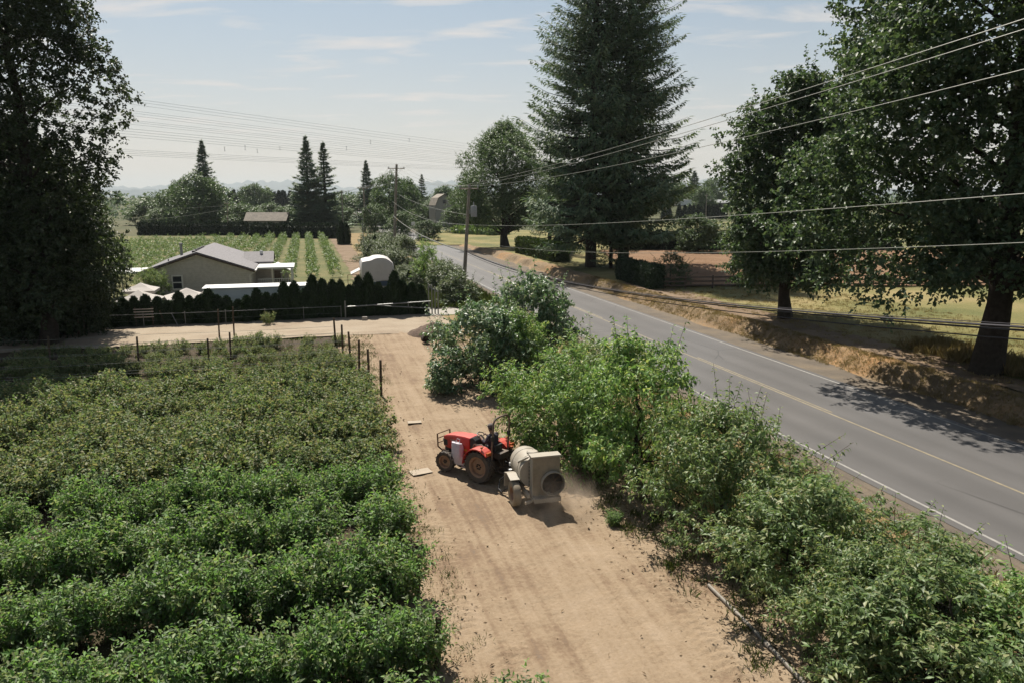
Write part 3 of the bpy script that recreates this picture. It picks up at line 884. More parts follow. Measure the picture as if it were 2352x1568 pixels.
def cedar_mesh(name, mat, rng, height, r, n=1500, card=0.16, blunt=0.5):
    """columnar cedar: solid dark heart under upright scale sprays"""
    t = rng.uniform(0, 1, n) ** 0.9; a = rng.uniform(0, 6.28, n)
    R = r * np.minimum(1, (1 - t) / blunt) ** 0.65 * (1 + 0.12 * np.sin(3 * a + 7 * t))
    P = np.stack([R * np.cos(a), R * np.sin(a), t * height], 1) * rng.uniform(0.9, 1.05, (n, 1)) ** np.array([1, 1, 0.2])
    d = np.stack([np.cos(a) * 0.45, np.sin(a) * 0.45, np.full(n, 0.9)], 1) + rng.normal(0, 0.25, (n, 3))
    nr = np.stack([np.cos(a), np.sin(a), np.zeros(n)], 1) + rng.normal(0, 0.5, (n, 3))
    V, T = leaf_cards(P, d, nr, rng.uniform(0.7, 1.4, n) * card * 1.6, rng.uniform(0.7, 1.3, n) * card * 0.6)
    hs = np.linspace(0, 0.96, 9)
    hv, ht = tubes_np([(np.stack([0 * hs, 0 * hs, hs * height], 1), 0.86 * r * np.minimum(1, (1 - hs) / blunt) ** 0.65)], 10)
    Vj, Tj, I = join([(V, T, 0), (hv, ht, 0)])
    return arr_mesh(name, Vj, Tj, [mat])


def hedge_mesh(name, mat, rng, L, Wd, H, dens=180, card=0.14, rough=0.08):
    """clipped hedge: solid heart with leaf sprays on every face, along local X from 0 to L"""
    hx = max(2, int(L / 0.8)) + 1
    xs = np.linspace(0, L, hx)
    V, F = [], []
    for x in xs:
        w_ = Wd / 2 * 0.9 + rng.normal(0, rough * 0.4); h = H * 0.95 + rng.normal(0, rough * 0.5)
        V += [(x, -w_, 0), (x, -w_ * 1.02, h * 0.6), (x, -w_ * 0.75, h), (x, w_ * 0.75, h), (x, w_ * 1.02, h * 0.6), (x, w_, 0)]
    for i in range(hx - 1):
        for k in range(5):
            F.append((i * 6 + k, i * 6 + k + 1, i * 6 + k + 7)); F.append((i * 6 + k, i * 6 + k + 7, i * 6 + k + 6))
    for e in (0, (hx - 1) * 6):
        F += [(e, e + 1, e + 2), (e, e + 2, e + 3), (e, e + 3, e + 4), (e, e + 4, e + 5)]
    P, N_ = [], []
    for area, fn in ((L * H, 0), (L * H, 1), (L * Wd, 2), (Wd * H, 3), (Wd * H, 4)):
        k = int(area * dens)
        u_, v_ = rng.uniform(0, 1, k), rng.uniform(0, 1, k)
        bulge = 1 + 0.12 * np.sin(u_ * L * 2.1) * rough * 4
        if fn == 0: p = np.stack([u_ * L, -Wd / 2 * bulge, v_ * H], 1); nn = np.array([0, -1, 0.2])
        elif fn == 1: p = np.stack([u_ * L, Wd / 2 * bulge, v_ * H], 1); nn = np.array([0, 1, 0.2])
        elif fn == 2: p = np.stack([u_ * L, (v_ - 0.5) * Wd, H * np.ones(k) + rough * np.sin(u_ * L * 1.7)], 1); nn = np.array([0, 0, 1.0])
        elif fn == 3: p = np.stack([0 * u_, (u_ - 0.5) * Wd, v_ * H], 1); nn = np.array([-1, 0, 0.2])
        else: p = np.stack([0 * u_ + L, (u_ - 0.5) * Wd, v_ * H], 1); nn = np.array([1.0, 0, 0.2])
        P.append(p + rng.normal(0, rough * 0.6, p.shape)); N_.append(np.broadcast_to(nn, p.shape))
    P = np.concatenate(P); N_ = np.concatenate(N_)
    d = N_ * 0.5 + np.array([0, 0, 0.7]) + rng.normal(0, 0.5, P.shape)
    lv, lt = leaf_cards(P, d, N_ + rng.normal(0, 0.5, P.shape), rng.uniform(0.7, 1.4, len(P)) * card * 1.3, rng.uniform(0.7, 1.3, len(P)) * card * 0.7)
    Vj, Tj, I = join([(lv, lt, 0), (np.array(V), np.array(F), 0)])
    return arr_mesh(name, Vj, Tj, [mat])


def plant(name, label, cat, meshes, loc, rz=0.0, sc_=1.0, group=None, parts=('trunk', 'crown')):
    o = thing(name, label, cat, loc, rz, group)
    o.scale = (sc_, sc_, sc_) if isinstance(sc_, (int, float)) else sc_
    for p, me in zip(parts, meshes):
        link(p, me, o)
    return o


rs = np.random.default_rng
pyr = random.Random(11)

ORD = ['first', 'second', 'third', 'fourth', 'fifth', 'sixth', 'seventh', 'eighth', 'ninth', 'tenth', 'eleventh', 'twelfth', 'thirteenth', 'fourteenth', 'fifteenth', 'sixteenth', 'seventeenth', 'eighteenth', 'nineteenth', 'twentieth']
for tens, base in (('twenty', 'twentieth'), ('thirty', 'thirtieth'), ('forty', 'fortieth'), ('fifty', 'fiftieth')):
    if base != 'twentieth':
        ORD.append(base)
    ORD += ['%s-%s' % (tens, q) for q in ORD[:9]]

# ------------------------------------------------------------------ vegetation: big trees
def dome(R, a=0.75, low=0.55):
    return lambda t: R * (low + (1 - low) * min(1, t / 0.35)) * max(0.05, 1 - max(0, (t - 0.45) / 0.55) ** 2.2) ** a


g = A(1775, 728, 0.95)
plant('oak_tree', 'smaller dark broadleaf tree on the right with its short trunk on the bank', 'tree',
      broad_tree_meshes('oak_small', M['oak'], rs(21), 17.0, 3.2, dome(4.0, low=0.92), 300, 1.25, 25, 8, 0.30, 0.21, 0.40, limbs=36, wisps=60, shootL=0.6), (g.x + 0.9, g.y, 0.9), 0.4)
g = A(2250, 850, 0.95)
plant('oak_tree', 'largest dark broadleaf tree at the right edge with a thick trunk', 'tree',
      broad_tree_meshes('oak_large', M['oak'], rs(22), 36.0, 4.2, dome(8.6, low=0.85), 880, 1.5, 24, 8, 0.30, 0.22, 0.56, limbs=70, wisps=90, shootL=0.7), (g.x + 0.3, g.y, 0.9), 1.9)

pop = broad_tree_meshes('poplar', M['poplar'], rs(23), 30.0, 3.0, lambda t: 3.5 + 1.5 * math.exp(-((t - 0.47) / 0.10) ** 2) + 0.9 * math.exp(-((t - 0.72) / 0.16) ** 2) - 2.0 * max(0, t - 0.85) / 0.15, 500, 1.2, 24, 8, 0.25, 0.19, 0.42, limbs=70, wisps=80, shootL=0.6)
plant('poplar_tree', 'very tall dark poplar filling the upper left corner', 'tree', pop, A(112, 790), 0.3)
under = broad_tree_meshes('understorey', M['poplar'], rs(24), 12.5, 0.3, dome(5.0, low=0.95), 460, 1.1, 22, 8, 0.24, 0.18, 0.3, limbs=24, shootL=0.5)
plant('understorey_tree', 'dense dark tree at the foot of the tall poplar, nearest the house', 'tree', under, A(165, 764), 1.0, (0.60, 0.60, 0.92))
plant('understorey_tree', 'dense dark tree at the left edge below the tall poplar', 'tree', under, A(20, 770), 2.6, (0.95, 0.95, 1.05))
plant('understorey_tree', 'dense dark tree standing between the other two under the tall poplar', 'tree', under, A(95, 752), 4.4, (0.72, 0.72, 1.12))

fir_a = fir_meshes('tall_fir', M['fir'], rs(31), 50.0, 4.0, 9.4, power=0.66, step=0.66, nb=11, twig=1.2, gap=0.16, skirt=0.45, reps=6, tip=0.0, card=1.35)
fir_b = fir_meshes('tall_fir_b', M['fir'], rs(32), 49.0, 4.4, 9.2, power=0.66, step=0.70, nb=10, twig=1.2, gap=0.2, skirt=0.45, reps=6, tip=0.0, card=1.35)
p = D(1358, 600, 95)
plant('fir_tree', 'left of the two towering firs beside the road', 'fir', fir_a, (p.x, 95, 0.9), 0.2)
p = D(1432, 600, 97)
plant('fir_tree', 'right of the two towering firs beside the road', 'fir', fir_b, (p.x, 97, 0.9), 1.2)
fir_c = fir_meshes('young_fir', M['fir'], rs(33), 26.0, 1.2, 5.6, power=0.85, step=0.7, nb=6, twig=0.95, gap=0.15, skirt=0.5, reps=4)
p = D(1262, 590, 121)
plant('fir_tree', 'shorter fir tucked against the left side of the towering firs', 'fir', fir_c, (p.x, 121, 0.7), 2.0, (0.85, 0.85, 0.9))
p = D(1418, 600, 92)
plant('fir_tree', 'shorter dark fir between the trunks of the towering firs', 'fir', fir_c, (p.x - 0.6, 93.5, 0.9), 4.0, (0.7, 0.7, 0.5))

single = broad_tree_meshes('broad_single', M['midgreen'], rs(25), 22.0, 4.5, dome(7.8, low=0.7), 480, 1.3, 22, 7, 0.34, 0.2, 0.7, limbs=50, wisps=40, shootL=0.9)
plant('broad_tree', 'round mid-green tree with a bare thick trunk left of the firs', 'tree', single, A(1160, 572, 0.1), 0.0)

# distant trees left and centre; each is placed at its own distance
fir_d = fir_meshes('far_fir', M['fir'], rs(34), 26.0, 1.0, 5.2, power=0.8, step=0.8, nb=8, twig=1.5, gap=0.12, card=1.8, skirt=0.6, reps=9)
fir_e = fir_meshes('far_fir_b', M['fir'], rs(35), 26.0, 1.5, 4.6, power=0.75, step=1.0, nb=7, twig=1.4, gap=0.18, card=1.8, skirt=0.6, reps=9)
round_a = broad_tree_meshes('far_round', M['midgreen'], rs(26), 15.0, 0.6, dome(6.8, low=0.9), 150, 1.5, 18, 6, 0.55, 0.34, 0.4, limbs=16, shootL=1.0)
round_b = broad_tree_meshes('far_round_b', M['midgreen'], rs(27), 12.0, 0.5, dome(5.0, low=0.85), 110, 1.3, 18, 6, 0.5, 0.32, 0.3, limbs=14, shootL=0.9)


def far_tree(kind, u, top_v, Y, label, wid=None, name='far_tree', cat='tree', rz=0.0, ground=0.0):
    """tree at depth Y whose top shows at top_v, crown width in metres"""
    me, h0, r0 = {'fir': (fir_d, 26.0, 5.2), 'thin': (fir_e, 26.0, 4.6), 'round': (round_a, 15.0, 6.8), 'small': (round_b, 12.0, 5.0)}[kind]
    p = D(u, top_v, Y)
    h = p.z - ground
    k = h / h0
    kw = k if wid is None else wid / (2 * r0)
    return plant(name, label, cat, me, (p.x, Y, ground), rz, (kw, kw, k))


far_tree('fir', 462, 322, 232, 'lone fir rising behind the round tree on the left', 15.5, 'fir_tree', 'fir')
far_tree('round', 452, 404, 224, 'wide round green tree in front of the lone fir', 16.5, 'round_tree', rz=1.0)
far_tree('small', 420, 420, 236, 'bushy tree at the left shoulder of the wide round tree', 9, 'round_tree', rz=2.0)
far_tree('fir', 701, 312, 214, 'taller fir of the pair standing behind the orchard', 15.5, 'fir_tree', 'fir', rz=0.7)
far_tree('thin', 741, 326, 218, 'second fir of the pair behind the orchard, on the right', 15, 'fir_tree', 'fir', rz=2.1)
far_tree('fir', 720, 440, 211, 'low dark fir filling the foot of the orchard fir pair', 17, 'fir_tree', 'fir', rz=3.3)
far_tree('fir', 840, 368, 262, 'pointed dark fir left of the crossarm pole', 13, 'fir_tree', 'fir', rz=1.1)
far_tree('round', 893, 404, 236, 'rounded brownish tree behind the crossarm pole', 12.5, 'round_tree', rz=2.2)
far_tree('small', 935, 412, 246, 'darker tree at the right of the rounded brownish tree', 8.5, 'round_tree', rz=0.4)
far_tree('thin', 968, 400, 300, 'thin pale conifer on the skyline right of the crossarm pole', 10.5, 'fir_tree', 'fir', rz=0.2)
far_tree('small', 585, 424, 395, 'round tree poking above the row of pointed trees', 15, 'round_tree', rz=1.4)
far_tree('small', 560, 470, 218, 'bushy shrub tree left of the old shed', 11, 'round_tree', rz=0.9)
far_tree('small', 622, 468, 245, 'bushy tree right behind the old shed roof', 10, 'round_tree', rz=1.9)
far_tree('small', 655, 476, 222, 'light bush tree at the left foot of the fir pair', 8, 'round_tree', rz=2.9)
far_tree('small', 350, 452, 262, 'hazy bushy tree beside the dark poplar mass', 15, 'round_tree', rz=0.1)
far_tree('small', 375, 478, 226, 'pale low tree beside the dark poplar mass', 9, 'round_tree', rz=2.1)
far_tree('small', 800, 448, 290, 'bushy tree left of the pointed dark fir', 14, 'round_tree', rz=0.6)
far_tree('small', 775, 470, 240, 'low bushy tree right of the fir pair', 8, 'round_tree', rz=1.6)
far_tree('small', 860, 470, 205, 'bush tree under the rounded brownish tree', 7, 'round_tree', rz=2.6)
far_tree('small', 920, 486, 190, 'dark bush tree at the right of the crossarm pole', 6, 'round_tree', rz=3.6)
far_tree('small', 1050, 470, 205, 'light green tree left of the broad single tree', 7.5, 'round_tree', rz=4.0)
far_tree('small', 985, 462, 265, 'grey-green tree below the thin pale conifer', 10, 'round_tree', rz=4.6)
far_tree('small', 1075, 424, 330, 'hazy tree on the skyline behind the pale barn', 14, 'round_tree', rz=0.3)
far_tree('small', 1024, 428, 360, 'hazy tree on the skyline left of the pale barn', 12, 'round_tree', rz=1.3)
far_tree('fir', 1596, 392, 420, 'dark fir on the right skyline between firs and oak', 22, 'fir_tree', 'fir', rz=0.5)
far_tree('small', 1560, 420, 430, 'hazy tree left of the right skyline fir', 17, 'round_tree', rz=0.8)
far_tree('small', 1640, 410, 440, 'hazy tree right of the right skyline fir', 13, 'round_tree', rz=1.8)
far_tree('small', 1617, 430, 360, 'pale willow-like tree beside the far white trailer', 11, 'round_tree', rz=2.8)
p = D(1604, 505, 120)
dark_round = round_b[1].copy(); dark_round.materials[0] = M['oak']
plant('round_shrub', 'dark round shrub in front of the hedge at the ploughed field', 'shrub', (round_b[0], dark_round), (p.x, 120.5, 0.9), 0.7, (0.66, 0.66, 0.5))
p = D(1544, 590, 74)
plant('garden_shrub', 'dark garden shrub with bare upright twigs beside the rail fence', 'shrub',
      broad_tree_meshes('garden_shrub', M['oak'], rs(28), 3.3, 0.2, lambda t: 1.9 * (1 - t) ** 0.6 + 0.1, 70, 0.45, 16, 8, 0.13, 0.08, 0.08, limbs=12, wisps=26, shootL=0.35), (p.x, 74.5, 0.9))
p = D(985, 515, 168)
plant('round_shrub', 'dark round bush on the verge where the road bends', 'shrub', (round_b[0], dark_round), (p.x, 166, 0), 1.2, (0.55, 0.55, 0.38))

# a row of pointed trees far behind the shed, each its own
spire = cedar_mesh('spire', M['dark_hedge'], rs(36), 10.0, 1.9, n=500, card=0.55, blunt=0.85)
for i in range(30):
    u = 505 + i * 6.3 + pyr.uniform(-1, 1)
    p = D(u, 441 + pyr.uniform(-3, 3), 425)
    o = link('pointed_tree', spire, None, (p.x, 425 + pyr.uniform(-4, 4), 0), pyr.uniform(0, 6), label='dark pointed tree, %s from the left in the even skyline row' % ORD[i], category='tree', group='row of pointed trees on the skyline')
    o.scale = (1.3, 1.3, p.z / 10.0)

# far woods that read as one mass
rng = rs(41)
P, Dd, Nn, LL, WW = [], [], [], [], []
for band, (Y0, Y1, x0, x1, h0, h1, k) in enumerate(((300, 520, -330, -70, 5, 11, 110), (480, 900, -700, 700, 8, 15, 330), (950, 1700, -1300, 1400, 10, 18, 360))):
    for _ in range(k):
        x, y = rng.uniform(x0, x1), rng.uniform(Y0, Y1)
        if -0.43 < x / y < -0.06 and y < 520:
            continue
        if 0.2 < x / y < 0.33 and y < 500:
            continue
        h = rng.uniform(h0, h1) * (0.7 + 0.5 * rng.uniform() ** 2); r = h * rng.uniform(0.25, 0.5); conic = rng.uniform() < 0.45
        m = 46
        t = rng.uniform(0, 1, m); a = rng.uniform(0, 6.28, m)
        R = r * ((1 - t) if conic else np.sqrt(np.clip(1 - (2 * t - 0.9) ** 2, 0.05, 1)))
        P.append(np.stack([x + R * np.cos(a), y + R * np.sin(a), t * h], 1))
        Dd.append(np.stack([np.cos(a), np.sin(a), np.full(m, 0.1)], 1) + rng.normal(0, 0.4, (m, 3))); Nn.append(UP + rng.normal(0, 0.6, (m, 3)))
        LL.append(np.full(m, h * 0.22)); WW.append(np.full(m, h * 0.17))
V, T = leaf_cards(np.concatenate(P), np.concatenate(Dd), np.concatenate(Nn), np.concatenate(LL), np.concatenate(WW))
link('far_woods', arr_mesh('far_woods', V, T, [M['fir']]), None, kind='stuff', label='hazy far-off woods along the horizon', category='woods')

# ------------------------------------------------------------------ vegetation: fruit trees beside the lane
ch = [broad_tree_meshes('cherry%d' % i, M[('cherry_olive', 'cherry_dark', 'cherry', 'cherry_olive', 'cherry')[i]], rs(50 + i), 4.0, (0.55, 0.4, 0.45, 0.6, 0.4)[i], dome((1.9, 2.05, 1.95, 1.8, 2.0)[i], a=0.6, low=0.9), (58, 62, 64, 56, 62)[i], 0.50, 20, (10, 11, 12, 10, 11)[i], (0.20, 0.235, 0.19, 0.215, 0.205)[i], (0.072, 0.105, 0.062, 0.075, 0.08)[i], 0.09, limbs=30, kind='long', droop=0.55, wisps=34, shootL=0.46, squash=1.0) for i in range(5)]
ft = [(-1.6, 37.6, 1.12, 1.0, 1, 'fruit tree at the far end of the lane-side row, beside the soil heap'),
      (1.1, 42.0, 1.1, 1.25, 1, 'tall dark fruit tree with a high shoot near the road, far end of the row'),
      (0.3, 38.0, 0.85, 0.9, 4, 'fruit tree squeezed between the two at the far end of the row'),
      (1.9, 27.4, 1.12, 1.02, 2, 'bright fruit tree just behind the tractor and sprayer'),
      (3.9, 31.0, 0.98, 0.92, 3, 'small fruit tree nearer the road, behind the bright one'),
      (4.3, 24.4, 1.08, 1.16, 4, 'tall bright fruit tree to the right of the sprayer'),
      (6.0, 20.0, 0.96, 0.92, 0, 'dark fruit tree with low branches, middle of the near row'),
      (7.9, 19.6, 0.72, 0.55, 2, 'low fruit tree by the verge with bare upright shoots'),
      (7.0, 16.6, 0.95, 0.72, 0, 'fruit tree above the white irrigation pipe'),
      (8.9, 15.4, 0.85, 0.62, 3, 'fruit tree near the right edge beside the verge'),
      (8.3, 12.8, 0.98, 0.66, 3, 'bushy fruit tree in the bottom right corner'),
      (10.4, 12.7, 0.9, 0.60, 4, 'fruit tree cut by the right edge of the picture'),
      (7.4, 13.9, 0.72, 0.62, 0, 'small bushy fruit tree at the bottom beside the pipe')]
for x, y, kr, kh, i, lab in ft:
    plant('fruit_tree', lab, 'fruit tree', ch[i], (x, y, 0.02), pyr.uniform(0, 6.28), (kr, kr, kh), 'fruit trees between lane and road')

# ------------------------------------------------------------------ vegetation: the berry field
bb = [bush_meshes('blueberry%d' % i, M['blueberry'], rs(60 + i), 1.74, 0.78, 72, 15, 0.145, 0.066, 0.24) for i in range(5)]
rb = [bush_meshes('raspberry%d' % i, M['raspberry'], rs(70 + i), 1.72, 1.18, 62, 13, 0.165, 0.100, 0.40, grav=0.35) for i in range(5)]
yb = [bush_meshes('young_berry%d' % i, M['raspberry'], rs(80 + i), 1.0, 0.6, 30, 14, 0.10, 0.052, 0.15) for i in range(3)]
ROWS = [11.2, 14.0, 16.9, 19.8, 22.7, 25.5, 28.2, 30.9, 33.6, 36.3, 39.2, 41.9, 44.6, 47.3, 50.0]
for ri, s in enumerate(ROWS):
    n = 1.75 + (1.5 if ri == 0 else 0.0)
    n_end = -0.372 * s - 3.8
    bi = -1
    pool = bb if ri < 5 else (rb if ri < 10 else yb)
    while n > n_end:
        if pyr.random() < (0.22 if ri >= 10 else 0.05):
            n -= 1.0
            continue
        q = W(n, s + pyr.uniform(-0.18, 0.18), 0.0)
        k = pyr.uniform(0.8, 1.16)
        if ri == 10:
            k *= 1.15
        kind = pool[pyr.randrange(len(pool))]
        if ri >= 10 and pyr.random() < 0.3:
            kind = rb[pyr.randrange(len(rb))]; k *= 0.62
        bi += 1
        what = 'green leafy berry bush' if ri < 5 else ('tan-green berry bush' if ri < 10 else 'small young berry plant')
        plant('berry_bush', '%s, %s from the lane end in the %s row from the bottom' % (what, ORD[bi], ORD[ri]), 'berry bush', kind, q, pyr.uniform(0, 6.28), (k, k, k * pyr.uniform(0.9, 1.08)),
              'bushes of the %s berry row' % ORD[ri], ('canes', 'foliage'))
        n -= pyr.uniform(0.92, 1.12) * (1.0 if ri < 5 else 1.08)

# ------------------------------------------------------------------ vegetation: hedges, cedars, shrubs
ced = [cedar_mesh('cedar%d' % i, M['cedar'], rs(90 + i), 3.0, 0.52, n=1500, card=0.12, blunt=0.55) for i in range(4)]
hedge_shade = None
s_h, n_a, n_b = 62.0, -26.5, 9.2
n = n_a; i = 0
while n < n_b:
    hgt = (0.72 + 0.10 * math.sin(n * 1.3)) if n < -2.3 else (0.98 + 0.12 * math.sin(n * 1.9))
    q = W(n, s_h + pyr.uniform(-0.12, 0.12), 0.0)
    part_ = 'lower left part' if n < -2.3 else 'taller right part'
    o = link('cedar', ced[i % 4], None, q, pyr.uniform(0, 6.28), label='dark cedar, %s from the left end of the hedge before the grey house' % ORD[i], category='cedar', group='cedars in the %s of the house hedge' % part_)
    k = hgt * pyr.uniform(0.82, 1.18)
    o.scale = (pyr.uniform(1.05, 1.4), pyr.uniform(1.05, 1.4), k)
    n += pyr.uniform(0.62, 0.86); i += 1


def hedge(label, a, b, wd, h, mat, seed, dens=90, card=0.2, rough=0.1, group=None, z=0.0):
    a, b = Vector(a), Vector(b)
    d = b - a
    return link('hedge', hedge_mesh('hedge', mat, rs(seed), d.length, wd, h, dens, card, rough), None, (a.x, a.y, z), math.atan2(d.y, d.x), label=label, category='hedge', group=group)


q0, q1 = A(322, 541), A(575, 541)
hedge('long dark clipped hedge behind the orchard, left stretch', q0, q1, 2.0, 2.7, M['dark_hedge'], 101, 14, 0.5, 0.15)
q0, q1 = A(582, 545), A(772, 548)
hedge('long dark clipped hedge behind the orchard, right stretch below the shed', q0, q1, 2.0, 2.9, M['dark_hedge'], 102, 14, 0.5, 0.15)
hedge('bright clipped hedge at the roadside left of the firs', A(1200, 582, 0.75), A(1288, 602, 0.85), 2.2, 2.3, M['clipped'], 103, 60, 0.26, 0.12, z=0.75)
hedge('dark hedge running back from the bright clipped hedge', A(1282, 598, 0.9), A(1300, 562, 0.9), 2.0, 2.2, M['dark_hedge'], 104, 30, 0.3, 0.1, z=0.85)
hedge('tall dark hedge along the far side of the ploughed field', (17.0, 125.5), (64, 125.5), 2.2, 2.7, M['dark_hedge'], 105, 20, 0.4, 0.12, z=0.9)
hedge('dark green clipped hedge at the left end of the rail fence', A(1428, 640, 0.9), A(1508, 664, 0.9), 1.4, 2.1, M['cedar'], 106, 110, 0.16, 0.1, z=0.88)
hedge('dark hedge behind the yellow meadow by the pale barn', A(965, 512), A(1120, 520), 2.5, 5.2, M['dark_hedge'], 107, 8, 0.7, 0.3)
hedge('low crop strip of light green plants left of the single tree', A(1060, 537), A(1150, 541), 7.0, 1.4, M['orchard'], 108, 10, 0.55, 0.25)
# far right row of cedars in front of the green field
for i in range(24):
    u = 1528 + i * 6.0
    if i in (3, 4, 15):
        continue
    p = D(u, 473 + pyr.uniform(-3, 4) - (3 if i > 14 else 0), 330)
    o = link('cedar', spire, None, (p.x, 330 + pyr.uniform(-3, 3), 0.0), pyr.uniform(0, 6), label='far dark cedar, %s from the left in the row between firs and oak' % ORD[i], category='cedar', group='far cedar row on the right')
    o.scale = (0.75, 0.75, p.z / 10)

# orchard rows: each row is one long hedge of fused bushes
def row_mesh(rng, L, dens=9.0):
    k = int(L * 5)
    x = np.sort(rng.uniform(0, L, k)); a = rng.uniform(0, 6.28, k)
    bump = 0.78 + 0.28 * np.sin(x * 2.3 + rng.uniform(0, 6)) * np.sin(x * 0.61 + rng.uniform(0, 6)) + rng.normal(0, 0.06, k)
    h = rng.uniform(0.2, 1, k)
    R = 0.62 * np.sqrt(np.clip(1 - (h * 1.15 - 0.5) ** 2 * 1.6, 0.05, 1)) * rng.uniform(0.4, 1, k)
    B = np.stack([x + rng.normal(0, 0.15, k), R * np.cos(a), h * 1.65 * bump], 1)
    Dr = np.stack([rng.normal(0, 0.5, k), np.cos(a) * 0.8, 0.3 + h], 1)
    return shoot_leaves(rng, B, Dr, rng.uniform(0.35, 0.7, k), 7, 0.30, 0.17, grav=0.2)


for i in range(19):
    n = 3.2 - 2.75 * i
    s0 = 88 + (3 if i < 2 else 0) + (8 if i > 5 else 0) + pyr.uniform(-0.6, 0.6)
    s1 = 186 - i * 1.2 + pyr.uniform(-1, 1)
    V, T = row_mesh(rs(120 + i), s1 - s0)
    q = W(n, s0)
    lab = 'orchard row nearest the reddish track behind the house' if i == 0 else '%s orchard row counted from the reddish track' % ORD[i]
    link('orchard_row', arr_mesh('orchard_row', V, T, [M['orchard']]), None, q, RD + math.pi / 2, label=lab, category='orchard row', group='orchard rows behind the house')

# rough shrubs between track and road
weed = [broad_tree_meshes('weed%d' % i, M['palegreen'], rs(140 + i), 2.4, 0.1, lambda t: 1.25 * (1 - 0.6 * t), 55, 0.42, 14, 8, 0.17, 0.085, 0.04, limbs=10, wisps=18, shootL=0.38) for i in range(3)]
spots = []
for i in range(46):
    s = 68 + 92 * (i / 46) + pyr.uniform(-1.5, 1.5)
    n = pyr.uniform(9.6, 16.4) if s < 76 else pyr.uniform(9.3, 16.9)
    if s < 80 and n > 13.5:
        continue
    k = pyr.uniform(0.6, 1.25)
    plant('roadside_shrub', 'pale weedy shrub between track and road, %s counted from the nearest' % ORD[i], 'shrub', weed[i % 3], W(n, s), pyr.uniform(0, 6), (k * 1.25, k * 1.25, k * 0.95), 'weedy shrubs on the rough verge')
sap = broad_tree_meshes('sapling', M['cherry'], rs(150), 5.2, 0.6, lambda t: 1.15 * math.sin(math.pi * min(1, 0.15 + t * 0.8)) + 0.1, 60, 0.4, 13, 8, 0.16, 0.08, 0.06, limbs=18, wisps=16, shootL=0.35)
q = A(982, 664)
plant('sapling', 'slender leafy sapling beside the hedge end and the power pole', 'sapling', sap, q, 0.4, (1, 1, 0.98))
for u, v, h, r, lab in ((972, 662, 2.4, 0.9, 'small upright cedar at the foot of the slender sapling'), (941, 660, 1.8, 0.75, 'small dark cedar left of the slender sapling'), (862, 588, 3.2, 1.0, 'dark cedar alone among the pale verge weeds'), (882, 592, 2.4, 1.1, 'shorter dark cedar among the pale verge weeds'), (786, 562, 4.6, 1.7, 'left stem of the tall cedar clump at the orchard corner'), (797, 562, 4.3, 1.5, 'right stem of the tall cedar clump at the orchard corner'), (912, 600, 2.6, 0.9, 'cedar at the road edge left of the carriageway')):
    o = link('cedar', ced[int(u) % 4], None, A(u, v), pyr.uniform(0, 6), label=lab, category='cedar')
    o.scale = (r, r, h / 3.0)
plant('young_shrub', 'small bright green shrub growing at the foot of the dark cedar hedge', 'shrub', yb[0], A(618, 746), 0.0, (1.0, 1.0, 1.15), None, ('canes', 'foliage'))
plant('young_shrub', 'small bright weed on the lane below the sprayer', 'shrub', bb[1], A(1408, 1205), 0.0, (0.36, 0.36, 0.3), None, ('canes', 'foliage'))
plant('garden_tree', 'small garden tree in front of the grey gable wall', 'tree', ch[3], D(352, 680, 69).to_2d().to_3d(), 1.0, (0.62, 0.62, 0.78))

# ------------------------------------------------------------------ buildings
V3 = Vector


def gable_roof_slabs(mb, w, d, eave, ridge, over=0.4, th=0.14, x0=0.0, y0=0.0):
    """two slabs, ridge along Y, from x0..x0+w"""
    xm = x0 + w / 2; sl = (ridge - eave) / (w / 2)
    for sg in (-1, 1):
        xe = xm + sg * (w / 2 + over); ze = eave - over * sl
        P = [(xm, y0 - over, ridge), (xe, y0 - over, ze), (xe, y0 + d + over, ze), (xm, y0 + d + over, ridge)]
        if sg > 0:
            P = P[::-1]
        mb.hexa([V3(p) for p in P] + [V3(p) + V3((0, 0, th)) for p in P])
    return mb


p = D(330, 627, 70.5)
house = thing('house', 'grey single-storey house with lap siding and a low gable roof', 'house', (p.x, p.y, 0), RD)
HW, HD, HE, HR = 9.7, 14.5, 2.72, 4.4
mb = MB().prism([(0, 0), (HW, 0), (HW, HE), (HW / 2, HR - 0.02), (0, HE)], 0, HD, Matrix(((1, 0, 0, 0), (0, 0, 1, 0), (0, 1, 0, 0), (0, 0, 0, 1))))
mb.build('wall', M['siding'], house)
roof = gable_roof_slabs(MB(), HW, HD, HE, HR, 0.35).build('roof', M['shingle'], house)
for y in (2.2, 4.2, 6.0, 7.6, 9.0):
    MB().box((HW / 2 - 0.55, y, HR - 0.0), (0.3, 0.55, 0.22)).build('vent', M['black'], roof)
MB().tube([(2.2, 8.5, 3.4), (2.2, 8.5, 4.75)], 0.14).tube([(2.2, 8.5, 4.75), (2.2, 8.5, 4.9)], 0.22).build('chimney', M['steel'], roof)
MB().tube([(2.0, 1.6, 3.3), (2.0, 1.6, 3.75)], 0.05).build('vent_pipe', M['black'], roof)
